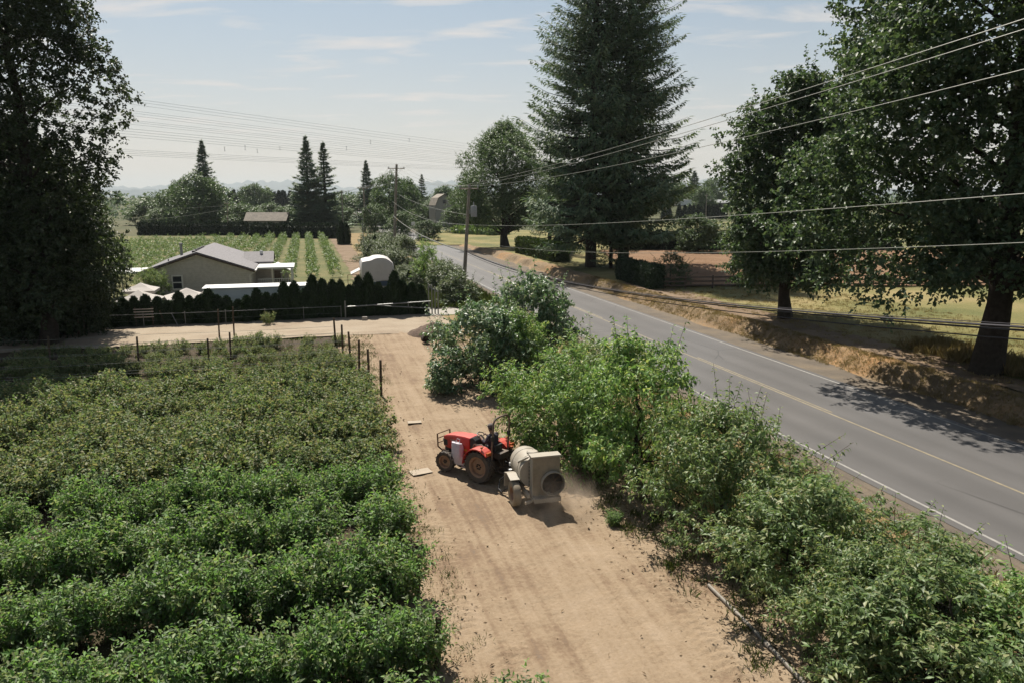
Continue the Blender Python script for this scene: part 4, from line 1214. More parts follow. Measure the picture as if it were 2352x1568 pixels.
# cross gable to the right near the back
mb = MB()
P = [V3((HW - 1.2, 8.6, 3.75)), V3((HW + 1.9, 8.6, 3.75)), V3((HW + 1.9, 6.2, 2.8)), V3((HW - 1.2, 6.2, 2.8))]
mb.hexa(P + [q + V3((0, 0, 0.12)) for q in P])
P = [V3((HW - 1.2, 11.0, 2.8)), V3((HW + 1.9, 11.0, 2.8)), V3((HW + 1.9, 8.602, 3.752)), V3((HW - 1.2, 8.602, 3.752))]
mb.hexa(P + [q + V3((0, 0, 0.12)) for q in P])
mb.build('side_roof', M['shingle'], house)
MB().prism([(6.5, 0), (10.7, 0), (10.7, 2.8), (8.6, 3.74), (6.5, 2.8)], HW - 0.5, HW + 1.6, Matrix(((0, 0, 1, 0), (1, 0, 0, 0), (0, 1, 0, 0), (0, 0, 0, 1)))).build('side_wall', M['siding'], house)
MB().tube([(HW + 0.6, 8.1, 3.6), (HW + 0.6, 8.1, 4.0)], 0.16).build('roof_cap', M['white'], house)
win = MB().box((2.9, -0.02, 1.62), (0.78, 0.08, 1.2)).build('window', M['glass'], house)
fr = MB()
for c, s in (((2.9, -0.05, 2.27), (1.0, 0.1, 0.12)), ((2.9, -0.05, 0.97), (1.0, 0.1, 0.12)), ((2.45, -0.05, 1.62), (0.12, 0.1, 1.18)), ((3.35, -0.05, 1.62), (0.12, 0.1, 1.18)), ((2.9, -0.07, 1.62), (0.78, 0.08, 0.09))):
    fr.box(c, s)
fr.build('frame', M['trim'], win)
MB().box((HW + 0.42, HD / 2, HE - 0.14), (0.13, HD + 0.7, 0.13)).tube([(HW + 0.4, -0.25, HE - 0.2), (HW - 0.15, -0.12, HE - 0.55), (HW - 0.15, -0.1, 0.1)], 0.055).build('gutter', M['trim'], house)
mb = MB()
sl = (HR - HE) / (HW / 2)
for sg in (-1, 1):
    a = V3((HW / 2, -0.38, HR - 0.06)); b = V3((HW / 2 + sg * (HW / 2 + 0.36), -0.38, HE - 0.36 * sl - 0.06))
    mb.tube([a, b], 0.09, 4)
mb.build('barge_board', M['fence_wood'], house)
MB().box((HW + 2.25, 4.2, 2.62), (3.6, 4.6, 0.16)).build('porch_roof', M['white'], house)
MB().box((HW + 2.1, 4.2, 0.35), (3.4, 4.4, 0.5)).build('deck', M['concrete'], house)
for x, y in ((3.8, 2.0), (3.8, 6.3)):
    MB().box((HW + x, y, 1.57), (0.16, 0.16, 1.94)).build('porch_post', M['trim'], house)
rail = MB().box((HW + 2.1, 2.0, 1.5), (3.3, 0.07, 0.07)).build('railing', M['trim'], house)
for k in range(15):
    MB().box((HW + 0.55 + k * 0.22, 2.0, 1.03), (0.05, 0.04, 0.86)).build('baluster', M['trim'], rail)
MB().box((-1.7, 3.4, 2.55), (3.3, 4.2, 0.18)).build('awning', M['white'], house)
for y in (1.5, 5.3):
    MB().box((-3.1, y, 1.22), (0.14, 0.14, 2.44)).build('awning_post', M['trim'], house)


def gazebo(label, u, v_apex, Y, size, apex, eave, rz, name='canopy_tent'):
    p = D(u, v_apex, Y)
    t = thing(name, label, 'canopy', (p.x, Y, 0), rz)
    h = size / 2
    mb = MB()
    ring = [(-h, -h, eave), (h, -h, eave), (h, h, eave), (-h, h, eave)]
    mid = [(x * 0.5, y * 0.5, eave + (apex - eave) * 0.42) for x, y, _ in ring]
    low = [(x, y, eave - 0.22) for x, y, _ in ring]
    V = low + ring + mid + [(0, 0, apex)]
    F = [(i, (i + 1) % 4, 4 + (i + 1) % 4, 4 + i) for i in range(4)] + [(4 + i, 4 + (i + 1) % 4, 8 + (i + 1) % 4, 8 + i) for i in range(4)] + [(8 + i, 8 + (i + 1) % 4, 12) for i in range(4)]
    mb.add(V, F)
    o = mb.build('canvas', M['canvas'], t)
    so = o.modifiers.new('thick', 'SOLIDIFY'); so.thickness = 0.02
    for x, y, _ in ring:
        MB().tube([(x * 0.96, y * 0.96, 0), (x * 0.96, y * 0.96, eave - 0.05)], 0.035, 6).build('leg', M['steel'], t)
    return t


gazebo('white pyramid canopy in front of the grey gable wall', 428, 658, 61.5, 3.3, 2.3, 1.55, RD + 0.25)
gazebo('white canopy at the left beside the dark trees', 318, 662, 60.5, 3.2, 2.25, 1.45, RD - 0.1)
gazebo('small white canopy behind the first, partly hidden by the dark trees', 322, 648, 63.5, 2.6, 2.5, 1.9, RD)
p = D(636, 618, 86)
t = thing('garden_shed', 'little pale shed with a white gable roof on the lawn', 'shed', (p.x - 1.2, 86, 0), RD)
MB().prism([(0, 0), (2.4, 0), (2.4, 1.35), (1.2, 1.95), (0, 1.35)], 0, 2.4, Matrix(((1, 0, 0, 0), (0, 0, 1, 0), (0, 1, 0, 0), (0, 0, 0, 1)))).build('wall', M['concrete'], t)
gable_roof_slabs(MB(), 2.4, 2.4, 1.36, 1.98, 0.25, 0.1).build('roof', M['white'], t)
MB().box((1.2, -0.02, 0.7), (0.7, 0.05, 1.2)).build('door', M['fence_wood'], t)

# long white trailer behind the hedge
q = W(-8.3, 64.0)
t = thing('white_trailer', 'long white box trailer parked behind the cedar hedge', 'trailer', q, RD)
MB().box((4.45, 1.2, 1.48), (8.9, 2.4, 1.8)).build('body', M['white'], t, bevel=0.06)
MB().box((4.45, 1.2, 2.44), (9.1, 2.6, 0.1)).build('roof', M['white'], t)
for x in (2.6, 3.6):
    for y in (0.12, 2.28):
        MB().lathe([(0.1, -0.1), (0.34, -0.1), (0.36, 0), (0.34, 0.1), (0.1, 0.1)], 16, Matrix.Translation((x, y, 0.36)) @ Matrix.Rotation(math.pi / 2, 4, 'X')).build('wheel', M['rubber'], t, True)
MB().tube([(0, 1.2, 0.6), (-1.3, 1.2, 0.55)], 0.06).tube([(-1.2, 1.2, 0.0), (-1.2, 1.2, 0.7)], 0.04).build('drawbar', M['steel'], t)
mb = MB(); mb.hexa([V3(p_) for p_ in ((0.0, 0.1, 2.2), (0, 2.3, 2.2), (-0.9, 2.3, 1.5), (-0.9, 0.1, 1.5))] + [V3(p_) for p_ in ((0.0, 0.1, 2.25), (0, 2.3, 2.25), (-0.9, 2.3, 1.55), (-0.9, 0.1, 1.55))])
mb.build('awning', M['canvas'], t)
MB().tube([(-0.85, 0.15, 0), (-0.85, 0.15, 1.52)], 0.03).build('awning_pole', M['steel'], t)

# tarp-covered camper
p = D(866, 600, 73.5)
t = thing('covered_camper', 'camper wrapped in a white tarp behind the right end of the hedge', 'camper', (p.x - 1.6, p.y, 0), RD - 0.04)
mb = MB().box((1.6, 2.2, 1.25), (3.0, 4.4, 1.5)); mb.build('body', M['concrete'], t)
V, F = [], []
nx, ny = 17, 12
prng = rs(200)
prof = [(-0.02, 1.35), (-0.02, 1.9), (0.0, 2.5), (0.02, 3.05), (0.12, 3.38), (0.55, 3.48), (1.0, 3.56), (1.35, 3.72), (1.75, 3.76), (2.1, 3.74), (2.45, 3.66), (2.85, 3.5), (3.12, 3.22), (3.2, 2.7), (3.22, 2.2), (3.24, 1.7), (3.26, 1.28)]
for j in range(ny):
    y = 4.5 * j / (ny - 1)
    for i, (x, z) in enumerate(prof):
        w_ = 0.05 * math.sin(j * 2.1 + i * 0.9) + prng.normal(0, 0.025)
        V.append((x + w_ * (1 if z < 3.3 else 0.2), y, z + (w_ * 0.6 if 0.3 < x < 3 else 0) - (0.18 * math.sin(j * 1.3) if i in (0, 16) else 0)))
for j in range(ny - 1):
    for i in range(nx - 1):
        a = j * nx + i
        F.append((a, a + nx, a + nx + 1, a + 1))
# front and back drape
for jj, yy, sg in ((0, 0.0, 1), (ny - 1, 4.5, -1)):
    base = len(V)
    rows = 6
    top_ids = [jj * nx + i for i in range(nx)]
    for r in range(1, rows + 1):
        for i in range(nx):
            x, z = prof[i]
            zt = z - (z - 1.45) * r / rows + 0.1 * math.sin(i * 0.8)
            V.append((1.6 + (x - 1.6) * (1 - 0.01 * r), yy - sg * (0.05 + 0.06 * math.sin(i * 1.7 + r * 0.5) * r / rows), zt))
    prev = top_ids
    for r in range(rows):
        cur = [base + r * nx + i for i in range(nx)]
        for i in range(nx - 1):
            F.append((prev[i], prev[i + 1], cur[i + 1], cur[i]))
        prev = cur
mb = MB(); mb.add(V, F); mb.build('tarp', M['tarp'], t, True)
MB().box((1.6, 0.02, 1.2), (2.7, 0.1, 0.5)).build('front_panel', M['blue_trim'], t)
for x in (0.3, 2.9):
    for y in (1.4, 3.4):
        MB().lathe([(0.1, -0.1), (0.34, -0.1), (0.36, 0), (0.34, 0.1), (0.1, 0.1)], 16, Matrix.Translation((x, y, 0.36)) @ Matrix.Rotation(math.pi / 2, 4, 'Y')).build('wheel', M['rubber'], t, True)
mb = MB(); mb.box((-0.55, 1.6, 2.35), (1.0, 2.6, 0.06), Matrix.Rotation(-0.45, 3, 'Y')); mb.build('side_flap', M['tarp'], t)
MB().box((-0.3, 0.6, 1.1), (0.1, 0.1, 2.0)).build('flap_post', M['brown_wood'], t)

# far buildings
p = D(612, 515, 208)
t = thing('old_shed', 'long low shed with a mossy roof behind the far hedge', 'shed', (p.x - 5.7, 208, 0), 0.0)
mb = MB().prism([(0, 0), (5, 0), (5, 3.2), (2.5, 5.1), (0, 3.2)], 0, 10.4, Matrix(((0, 0, 1, 0), (1, 0, 0, 0), (0, 1, 0, 0), (0, 0, 0, 1)))); mb.build('wall', M['concrete'], t)
mb = MB()
for sg in (-1, 1):
    ym = 2.5; ye = ym + sg * 3.0
    P = [V3((-0.5, ym, 5.25)), V3((-0.5, ye, 2.95)), V3((11.4, ye, 2.95)), V3((11.4, ym, 5.25))]
    mb.hexa(P + [q + V3((0, 0, 0.12)) for q in P])
mb.build('roof', M['old_roof'], t)
MB().box((3.2, -0.03, 2.3), (0.9, 0.06, 0.5)).build('window', M['glass'], t)
MB().box((9.6, -0.03, 1.5), (0.9, 0.06, 2.6)).build('door', M['black'], t)
p = D(1020, 448, 250)
t = thing('barn', 'pale barn with a rounded gambrel roof on the centre skyline', 'barn', (p.x - 3, 250, 0), 0.35)
gam = [(0, 0), (6.2, 0), (6.2, 6.5), (5.2, 9.0), (3.1, 10.3), (1.0, 9.0), (0, 6.5)]
MB().prism(gam, 0, 9, Matrix(((1, 0, 0, 0), (0, 0, 1, 0), (0, 1, 0, 0), (0, 0, 0, 1)))).build('wall', M['concrete'], t)
mb = MB()
gr = gam[2:]
for a, b in zip(gr[:-1], gr[1:]):
    P = [V3((a[0], -0.3, a[1])), V3((b[0], -0.3, b[1])), V3((b[0], 9.3, b[1])), V3((a[0], 9.3, a[1]))]
    mb.hexa([q + V3((0, 0, 0.03)) for q in P] + [q + V3((0, 0, 0.25)) for q in P])
mb.build('roof', M['old_roof'], t)
MB().box((3.1, -0.05, 8.0), (1.0, 0.1, 1.2)).build('window', M['glass'], t)
for u, v, Y, L, h, lab in ((1572, 436, 400, 8.5, 3.0, 'white box trailer parked far off on the right'), (1559, 437, 405, 3.5, 3.4, 'white truck cab beside the far white trailer')):
    p = D(u, v, Y)
    t = thing('far_truck', lab, 'truck', (p.x, Y, 4.2), 0.1)
    MB().box((0, 0, h / 2 + 0.7), (L, 2.5, h), None, 0.95).build('body', M['white'], t, bevel=0.1)
    for x in (-L * 0.3, L * 0.3):
        MB().lathe([(0.1, -1.2), (0.5, -1.2), (0.5, 1.2), (0.1, 1.2)], 12, Matrix.Translation((x, 0, 0.5)) @ Matrix.Rotation(math.pi / 2, 4, 'X')).build('wheel', M['rubber'], t)
sheet('rise', 40, 190, 372, 470, 4, 4, lambda x, y: -0.2 + 4.6 * np.clip((y - 374) / 18, 0, 1) * np.clip((470 - y) / 30, 0, 1), M['grassland'], False, 'low grassy rise under the far white trailer')
p = D(1650, 437, 395)
t = thing('far_barn', 'long low blue-grey roofed barn far off on the right', 'barn', (p.x - 2, 396, 4.0), 0.0)
MB().box((5, 3, 1.2), (14, 6, 2.4)).build('wall', M['concrete'], t)
MB().hexa([V3(q) for q in ((-2.4, -0.4, 2.4), (12.4, -0.4, 2.4), (12.4, 6.4, 2.4), (-2.4, 6.4, 2.4), (-2.4, 2.9, 4.0), (12.4, 2.9, 4.0), (12.4, 3.1, 4.0), (-2.4, 3.1, 4.0))]).build('roof', M['fibre'], t)

# a van stopped by the bend, road signs
p = A(889, 521)
t = thing('parked_van', 'grey van stopped at the bend of the road beside the pole', 'van', p, RD + 0.3)
prof = [(-1.0, 0.35), (1.0, 0.35), (1.02, 1.2), (0.9, 2.1), (0.75, 2.25), (-0.75, 2.25), (-0.9, 2.1), (-1.02, 1.2)]
MB().prism(prof, 0, 4.6, Matrix(((1, 0, 0, 0), (0, 0, 1, 0), (0, 1, 0, 0), (0, 0, 0, 1)))).build('body', M['fibre'], t, bevel=0.08)
MB().box((0, -0.02, 1.65), (1.5, 0.06, 0.6)).build('rear_window', M['glass'], t)
for x in (-0.85, 0.85):
    MB().box((x, -0.02, 0.9), (0.16, 0.06, 0.3)).build('tail_lamp', M['lens'], t)
    for y in (0.9, 3.6):
        MB().lathe([(0.05, -0.1), (0.33, -0.1), (0.35, 0), (0.33, 0.1), (0.05, 0.1)], 14, Matrix.Translation((x, y, 0.36)) @ Matrix.Rotation(math.pi / 2, 4, 'Y')).build('wheel', M['rubber'], t)
for u, v, Y, lab, mt, dia in ((909, 504, 178, 'yellow diamond road sign behind the crossarm pole', 'yellow_sign', True), (949, 514, 186, 'small white sign on the grass beside the road bend', 'white', False)):
    p = D(u, v, Y)
    t = thing('road_sign', lab, 'sign', (p.x, Y, 0), 0.2)
    MB().tube([(0, 0.03, 0), (0, 0.03, p.z + 0.5)], 0.05, 6).build('post', M['pole_wood'], t)
    R = Matrix.Rotation(math.pi / 4 if dia else 0.0, 3, 'Y')
    MB().box((0, -0.04, p.z), (0.85, 0.05, 0.85), R).build('panel', M[mt], t)

# ------------------------------------------------------------------ fences and gate
def run(name, label, cat, pts):
    return thing(name, label, cat, pts)


# pipe fence in front of the cedar hedge (frame: X along n)
t = thing('pipe_fence', 'thin pipe-topped wire fence along the foot of the cedar hedge', 'fence', W(-24, 60.9), RD)
MB().tube([(0, 0, 0.98), (8, 0, 1.02), (16, 0, 1.0), (26.4, 0, 1.05)], 0.022, 6).build('top_rail', M['steel'], t)
for k in range(10):
    MB().tube([(k * 2.93, 0, 0), (k * 2.93, 0, 1.12)], 0.025, 6).build('post', M['steel'], t)
for z in (0.5,):
    MB().tube([(0, 0.0, z), (26.4, 0.0, z)], 0.004, 4).build('wire', M['steel'], t)
mb = MB().tube([(14.2, -0.4, 0.0), (13.7, 0.1, 0.98)], 0.03, 6); mb.build('brace', M['steel'], t)
t = thing('pallet_rack', 'small stack of pale slats leaning in the gap of the cedar hedge', 'slats', W(-12.3, 61.2), RD)
for k in range(4):
    MB().box((0.0, 0.03 * k, 0.75 + k * 0.2), (1.4, 0.04, 0.07)).build('slat', M['silver'], t)
for x in (-0.6, 0.6):
    MB().box((x, 0.12, 0.75), (0.08, 0.06, 1.5)).build('upright', M['post_wood'], t)

t = thing('pipe_gate', 'long galvanised pipe gate closing the yard beside the driveway', 'gate', W(2.7, 60.7), RD)
MB().tube([(0, 0, 1.02), (7.0, 0, 1.22)], 0.045, 8).build('top_bar', M['steel'], t)
MB().tube([(2.3, 0, 1.06), (7.0, 0, 0.62)], 0.035, 8).build('brace_bar', M['steel'], t)
MB().tube([(5.1, 0, 1.14), (5.1, 0, 0.80)], 0.03, 6).build('strut', M['steel'], t)
MB().tube([(0.0, 0.06, 0.0), (0.0, 0.06, 1.5)], 0.05, 8).build('latch_post', M['steel'], t)
t = thing('gate_posts', 'cluster of tall steel gateposts at the hedge end', 'gatepost', W(9.85, 61.2), RD)
for x, y, h in ((0, 0, 2.5), (0.28, 0.15, 2.35), (-0.22, 0.3, 2.6), (0.5, -0.1, 2.0)):
    MB().tube([(x, y, 0), (x, y, h)], 0.055, 8).build('post', M['steel'], t)
MB().tube([(-0.22, 0.3, 2.4), (0.5, -0.1, 1.9)], 0.03, 6).build('cross_bar', M['steel'], t)
t = thing('wire_frame_gate', 'small rusty frame gate standing at the head of the orchard rows', 'gate', A(800, 664), RD)
for a, b in (((0, 0, 0), (0, 0, 1.5)), ((1.7, 0, 0), (1.7, 0, 1.5)), ((0, 0, 1.5), (1.7, 0, 1.5)), ((0, 0, 0.5), (1.7, 0, 0.5))):
    MB().tube([a, b], 0.035, 6).build('bar', M['rust'], t)

# wooden posts at the row ends and inside the field
rp = 0
for ri, s in enumerate(ROWS):
    n = 2.2 if s < 36 else 3.1 - (s - 37) / 13 * 1.6
    h = 1.15 if ri < 9 else 1.85
    mb = MB().tube([(0, 0, 0), (pyr.uniform(-0.06, 0.06), pyr.uniform(-0.05, 0.05), h)], [0.07, 0.06], 8)
    mb.build('end_post', M['post_wood'], None, True, loc=W(n, s), label='weathered wooden post at the lane end of the %s berry row' % ORD[ri], category='post', group='row-end posts of the berry field')
for u, v, h, lab in ((504, 775, 2.0, 'thin wooden post of the close pair left of centre at the back of the field'), (538, 772, 2.1, 'thicker wooden post of the close pair at the back of the field'), (531, 835, 1.9, 'wooden post standing mid-field below the close pair'), (481, 852, 1.9, 'lower left wooden post standing mid-field'), (319, 838, 1.7, 'wooden post near the shaded left part of the field'), (195, 768, 1.7, 'shaded wooden post at the far left back of the field'), (182, 774, 1.5, 'shaded wooden post beside another at the far left back'), (380, 748, 1.2, 'leaning pale stake in front of the pipe fence'), (116, 832, 1.6, 'pale post in the shade at the left of the field')):
    MB().tube([(0, 0, 0), (0.04 if 'leaning' not in lab else -0.35, 0, h)], [0.06, 0.055], 8).build('field_post', M['post_wood'], None, True, loc=A(u, v), label=lab, category='post')
for ri in range(10, 15):
    s = ROWS[ri]
    for z in (0.85, 1.3):
        a, b = W(3.1 - (s - 37) / 13 * 1.6, s, z), W(-0.372 * s - 1.5, s, z)
        pts = [a.lerp(b, k / 8) - V3((0, 0, 0.05 * math.sin(math.pi * ((k * 2 / 8) % 1)))) for k in range(9)]
        MB().tube(pts, 0.008, 4).build('trellis_wire', M['wire'], None, label='%s trellis wire along the %s berry row' % ('upper' if z > 1 else 'lower', ORD[ri]), category='wire', group='trellis wires at the back of the field')

# brown rail fence before the ploughed field
a, b = A(1511, 662, 0.95), A(2420, 654, 0.95)
d = b - a; L = d.length
t = thing('rail_fence', 'brown three-rail wooden fence in front of the ploughed field', 'fence', (a.x, a.y, 0.80), math.atan2(d.y, d.x))
k = int(L / 2.7)
for i in range(k + 1):
    MB().box((i * L / k, 0, 0.68), (0.14, 0.14, 1.36)).build('post', M['fence_wood'], t)
for i in range(k):
    for z in (0.4, 0.8, 1.2):
        MB().box(((i + 0.5) * L / k, -0.09 - 0.001 * (i % 2), z), (L / k + 0.02, 0.04, 0.13)).build('rail', M['fence_wood'], t)

# ------------------------------------------------------------------ poles and wires
def pole(label, base, top, r, arm=None, arm_z=None, name='utility_pole', arm_dir=(1, 0.25)):
    t = thing(name, label, 'utility pole', base)
    tt = V3(top) - V3(base)
    MB().tube([(0, 0, 0), tt * 0.5, tt], [r * 1.25, r * 1.05, r * 0.85], 12).build('shaft', M['pole_wood'], t, True)
    if arm:
        ad = V3((*arm_dir, 0)).normalized()
        c = tt * (arm_z / tt.z)
        off = V3((0, -r * 1.4, 0))
        mb = MB().tube([c - ad * arm / 2 + off, c + ad * arm / 2 + off], 0.075, 4)
        am = mb.build('crossarm', M['pole_wood'], t)
        for f in (-0.46, 0.0, 0.46):
            q = c + ad * arm * f + off
            MB().lathe([(0.02, 0), (0.07, 0.05), (0.05, 0.12), (0.075, 0.18), (0.03, 0.27)], 8, Matrix.Translation(q + V3((0, 0, 0.07)))).build('insulator', M['fibre'], am, True)
        for sg in (-1, 1):
            MB().tube([c + ad * sg * arm * 0.3 + off, c + off - V3((0, 0, 0.7))], 0.02, 4).build('arm_brace', M['steel'], t)
    return t


PB1 = A(1065, 668); PT1 = D(1078, 424, PB1.y)
p1 = pole('leaning wooden utility pole with a pale transformer beside the road', PB1, PT1, 0.17, 2.0, 10.55)
q = (PT1 - PB1) * (8.25 / (PT1.z))
MB().lathe([(0.0, 0.0), (0.30, 0.0), (0.32, 0.04), (0.32, 1.05), (0.29, 1.12), (0.0, 1.14)], 16, Matrix.Translation(q + V3((0.62, -0.1, -0.55)))).build('transformer', M['fibre'], p1, True)
MB().tube([q + V3((0.62, -0.1, 0.55)), q + V3((0.6, -0.1, 0.95))], 0.05, 8).build('bushing', M['fibre'], p1)
MB().box(q + V3((0.28, -0.06, 0.0)), (0.35, 0.1, 0.5)).build('bracket', M['steel'], p1)
P2Y = 140.0
PB2 = V3((D(905, 560, P2Y).x, P2Y, 0)); PT2 = D(911, 378, P2Y)
pole('tall wooden utility pole with a wide crossarm at the centre skyline', PB2, PT2, 0.24, 3.1, PT2.z - 0.75)
PB3 = V3((D(838, 520, 205).x, 205, 0)); PT3 = D(835, 428, 205)
pole('distant utility pole with crossarm and lamp arm left of the tall one', PB3, PT3, 0.2, 3.0, PT3.z - 0.5)
p3 = [o for o in bpy.data.objects if o.name.startswith('utility_pole')][-1]
PB4 = V3((D(787, 512, 215).x, 215, 0)); PT4 = D(785, 438, 215)
pole('distant utility pole at the right foot of the fir pair', PB4, PT4, 0.18, 2.4, PT4.z - 0.4)
pole('slim utility pole standing in the orchard corner left of the shed', A(524, 541), D(522, 465, 188), 0.12, 1.6, 8.0)
pole('far utility pole seen between the firs and the oak', V3((D(1622, 490, 300).x, 300, 0)), D(1623, 446, 300), 0.16, 1.4, 10.0)
MB().tube([(0, 0, 0), (0, 0, 6.3)], 0.07, 8).build('steel_post', M['steel'], None, True, loc=A(836, 590), label='tall thin green-grey steel post among the verge weeds', category='post')


def sag_wire(a, b, sag, r, mat, name='power_line', label=None, cat='wire', group=None, k=24):
    a, b = V3(a), V3(b)
    pts = [a.lerp(b, i / k) - V3((0, 0, sag * 4 * (i / k) * (1 - i / k))) for i in range(k + 1)]
    return MB().tube(pts, r, 5).build(name, mat, None, True, label=label, category=cat, group=group)


PN = W(15.8, 2.0)                                            # next pole towards the viewer, out of view on the right
ad = V3((1, 0.25, 0)).normalized()
pole('near utility pole just outside the right edge', PN, PN + V3((0, 0, 15.2)), 0.17, 2.4, 14.6)
arm1 = PB1 + (PT1 - PB1) * (10.55 / PT1.z)
for f, z2, sg, lab in ((-0.9, 14.29, 0.55, 'uppermost power line of the near pair rising to the top right corner'), (0.05, 14.43, 0.6, 'second power line of the near pair rising to the top right corner'), (0.95, 13.74, 0.75, 'third power line rising to the right below the near pair')):
    sag_wire(arm1 + ad * f + V3((0, 0, 0.3)), PN + ad * f * 1.1 + V3((0, 0, z2)), sg, 0.012, M['wire'], label=lab)
    sag_wire(arm1 + ad * f + V3((0, 0, 0.3)), V3((PT2.x, PT2.y, PT2.z - 0.4)) + ad * f * 1.5, 1.0, 0.02, M['wire'], label=lab.replace('rising to the top right corner', 'running from the transformer pole to the tall pole').replace('rising to the right below the near pair', 'running from the transformer pole to the tall pole'))


def on1(z):
    return PB1 + (PT1 - PB1) * (z / PT1.z)


sag_wire(on1(6.9), PN + V3((0, 0, 10.71)), 0.5, 0.012, M['wire'], label='single pale wire crossing in front of the firs at mid height')
sag_wire(on1(5.3), PN + V3((0, 0, 9.96)), 0.95, 0.009, M['wire'], label='thin pale wire crossing the ploughed field and the oak crown')
for dz, dn, r, lab in ((0.0, 0.0, 0.030, 'thick black telephone cable crossing low over the road'), (0.06, 0.03, 0.010, 'thin dark strand just above the thick black cable'), (-0.08, 0.06, 0.026, 'second black cable just under the thick one')):
    sag_wire(on1(4.15 + dz) + V3((dn, 0, 0)), PN + V3((0.1 + dn, 0, 8.2 + dz)), 1.5, r, M['black_cable'], 'telephone_cable', lab, 'cable')
    sag_wire(on1(4.15 + dz) + V3((dn, 0, 0)), V3((PB2.x, PB2.y, 6.2 + dz)), 0.8, r * 1.1, M['wire'], 'telephone_cable', lab + ', stretch beyond the transformer pole', 'cable')
sag_wire(on1(3.95), PN + V3((0.1, 0.1, 7.88)), 1.5, 0.018, M['black_cable'], 'telephone_cable', 'lowest single black cable below the thick bundle', 'cable')
sag_wire(on1(6.9), V3((PB2.x, PB2.y, 8.8)), 1.0, 0.022, M['wire'], label='pale wire dipping between the tall pole and the transformer pole')
sag_wire(on1(7.9), V3((PT2.x, PT2.y, 10.2)), 0.5, 0.018, M['wire'], label='thin wire between transformer pole and tall pole, above the dipping one')
for f, z, lab in ((-1.3, 0.0, 'left'), (0.0, 0.3, 'middle'), (1.3, 0.0, 'right')):
    sag_wire(V3((PT2.x, PT2.y, PT2.z - 0.5 + z)) + ad * f, V3((PT3.x, PT3.y, PT3.z - 0.3 + z)) + ad * f, 1.4, 0.022, M['wire'], label='%s conductor between the tall pole and the distant pole' % lab)
    sag_wire(V3((PT3.x, PT3.y, PT3.z - 0.3 + z)) + ad * f, V3((PT4.x, PT4.y, PT4.z - 0.3 + z)) + ad * f * 0.8, 0.5, 0.02, M['wire'], label='%s conductor between the two distant poles' % lab)
sag_wire(V3((PB2.x, PB2.y, 8.8)), V3((PB3.x, PB3.y, 7.6)), 2.4, 0.03, M['black_cable'], label='dark cable sagging left from the tall pole', name='telephone_cable', cat='cable')
sag_wire(D(330, 506, 150), D(522, 480, 188), 0.3, 0.03, M['wire'], label='pale wire running left from the slim orchard pole')
sag_wire(D(330, 478, 150), D(522, 472, 188), 0.3, 0.02, M['wire'], label='upper pale wire running left from the slim orchard pole')
sag_wire(D(522, 474, 188), D(700, 470, 225), 0.4, 0.02, M['wire'], label='pale wire running right from the slim orchard pole behind the shed')
MB().tube([V3((0.1, 0, 0)) + (PT3 - PB3) * 0.72, V3((2.2, -0.4, 0.5)) + (PT3 - PB3) * 0.72, V3((3.4, -0.6, -0.6)) + (PT3 - PB3) * 0.72], 0.05, 6).build('lamp_arm', M['steel'], p3, True)

# high-voltage lines crossing the sky far behind
hv = [(240, 331.5, 210, 420), (246, 337.5, 212, 424), (253, 343, 214, 428), (267, 349, 222, 450), (272, 353, 224, 452), (278, 357.5, 226, 455), (288, 359, 240, 480), (292, 362, 242, 482), (297, 366, 244, 486),
      (307, 369, 262, 520), (313, 372, 264, 522), (319, 376, 266, 524), (325, 379, 268, 526), (353, 384, 300, 560), (357, 387, 302, 562), (361, 390, 304, 566), (365, 392, 306, 570)]
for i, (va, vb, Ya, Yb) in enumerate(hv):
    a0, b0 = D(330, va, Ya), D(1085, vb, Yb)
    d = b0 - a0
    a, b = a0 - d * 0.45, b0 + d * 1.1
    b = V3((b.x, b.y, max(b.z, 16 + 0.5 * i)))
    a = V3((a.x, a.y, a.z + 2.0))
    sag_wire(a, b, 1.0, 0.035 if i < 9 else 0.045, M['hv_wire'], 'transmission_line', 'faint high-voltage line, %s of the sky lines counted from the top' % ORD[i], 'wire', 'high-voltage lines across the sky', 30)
for si, (u, v, Y) in enumerate(((516, 343, 300), (563, 340, 300), (591, 347, 340), (643, 341, 345), (796, 341, 340), (851, 327, 335), (940, 322, 370))):
    p = D(u, v, Y)
    mb = MB().box((0, 0, 0), (0.12, 0.12, 1.5)).box((0, 0, 0.75), (0.7, 0.12, 0.12)).box((0, 0, -0.75), (0.7, 0.12, 0.12))
    mb.build('line_spacer', M['hv_wire'], None, loc=p, label='tiny dark spacer on the sky lines, %s from the left' % ORD[si], category='spacer', group='spacers on the sky lines')

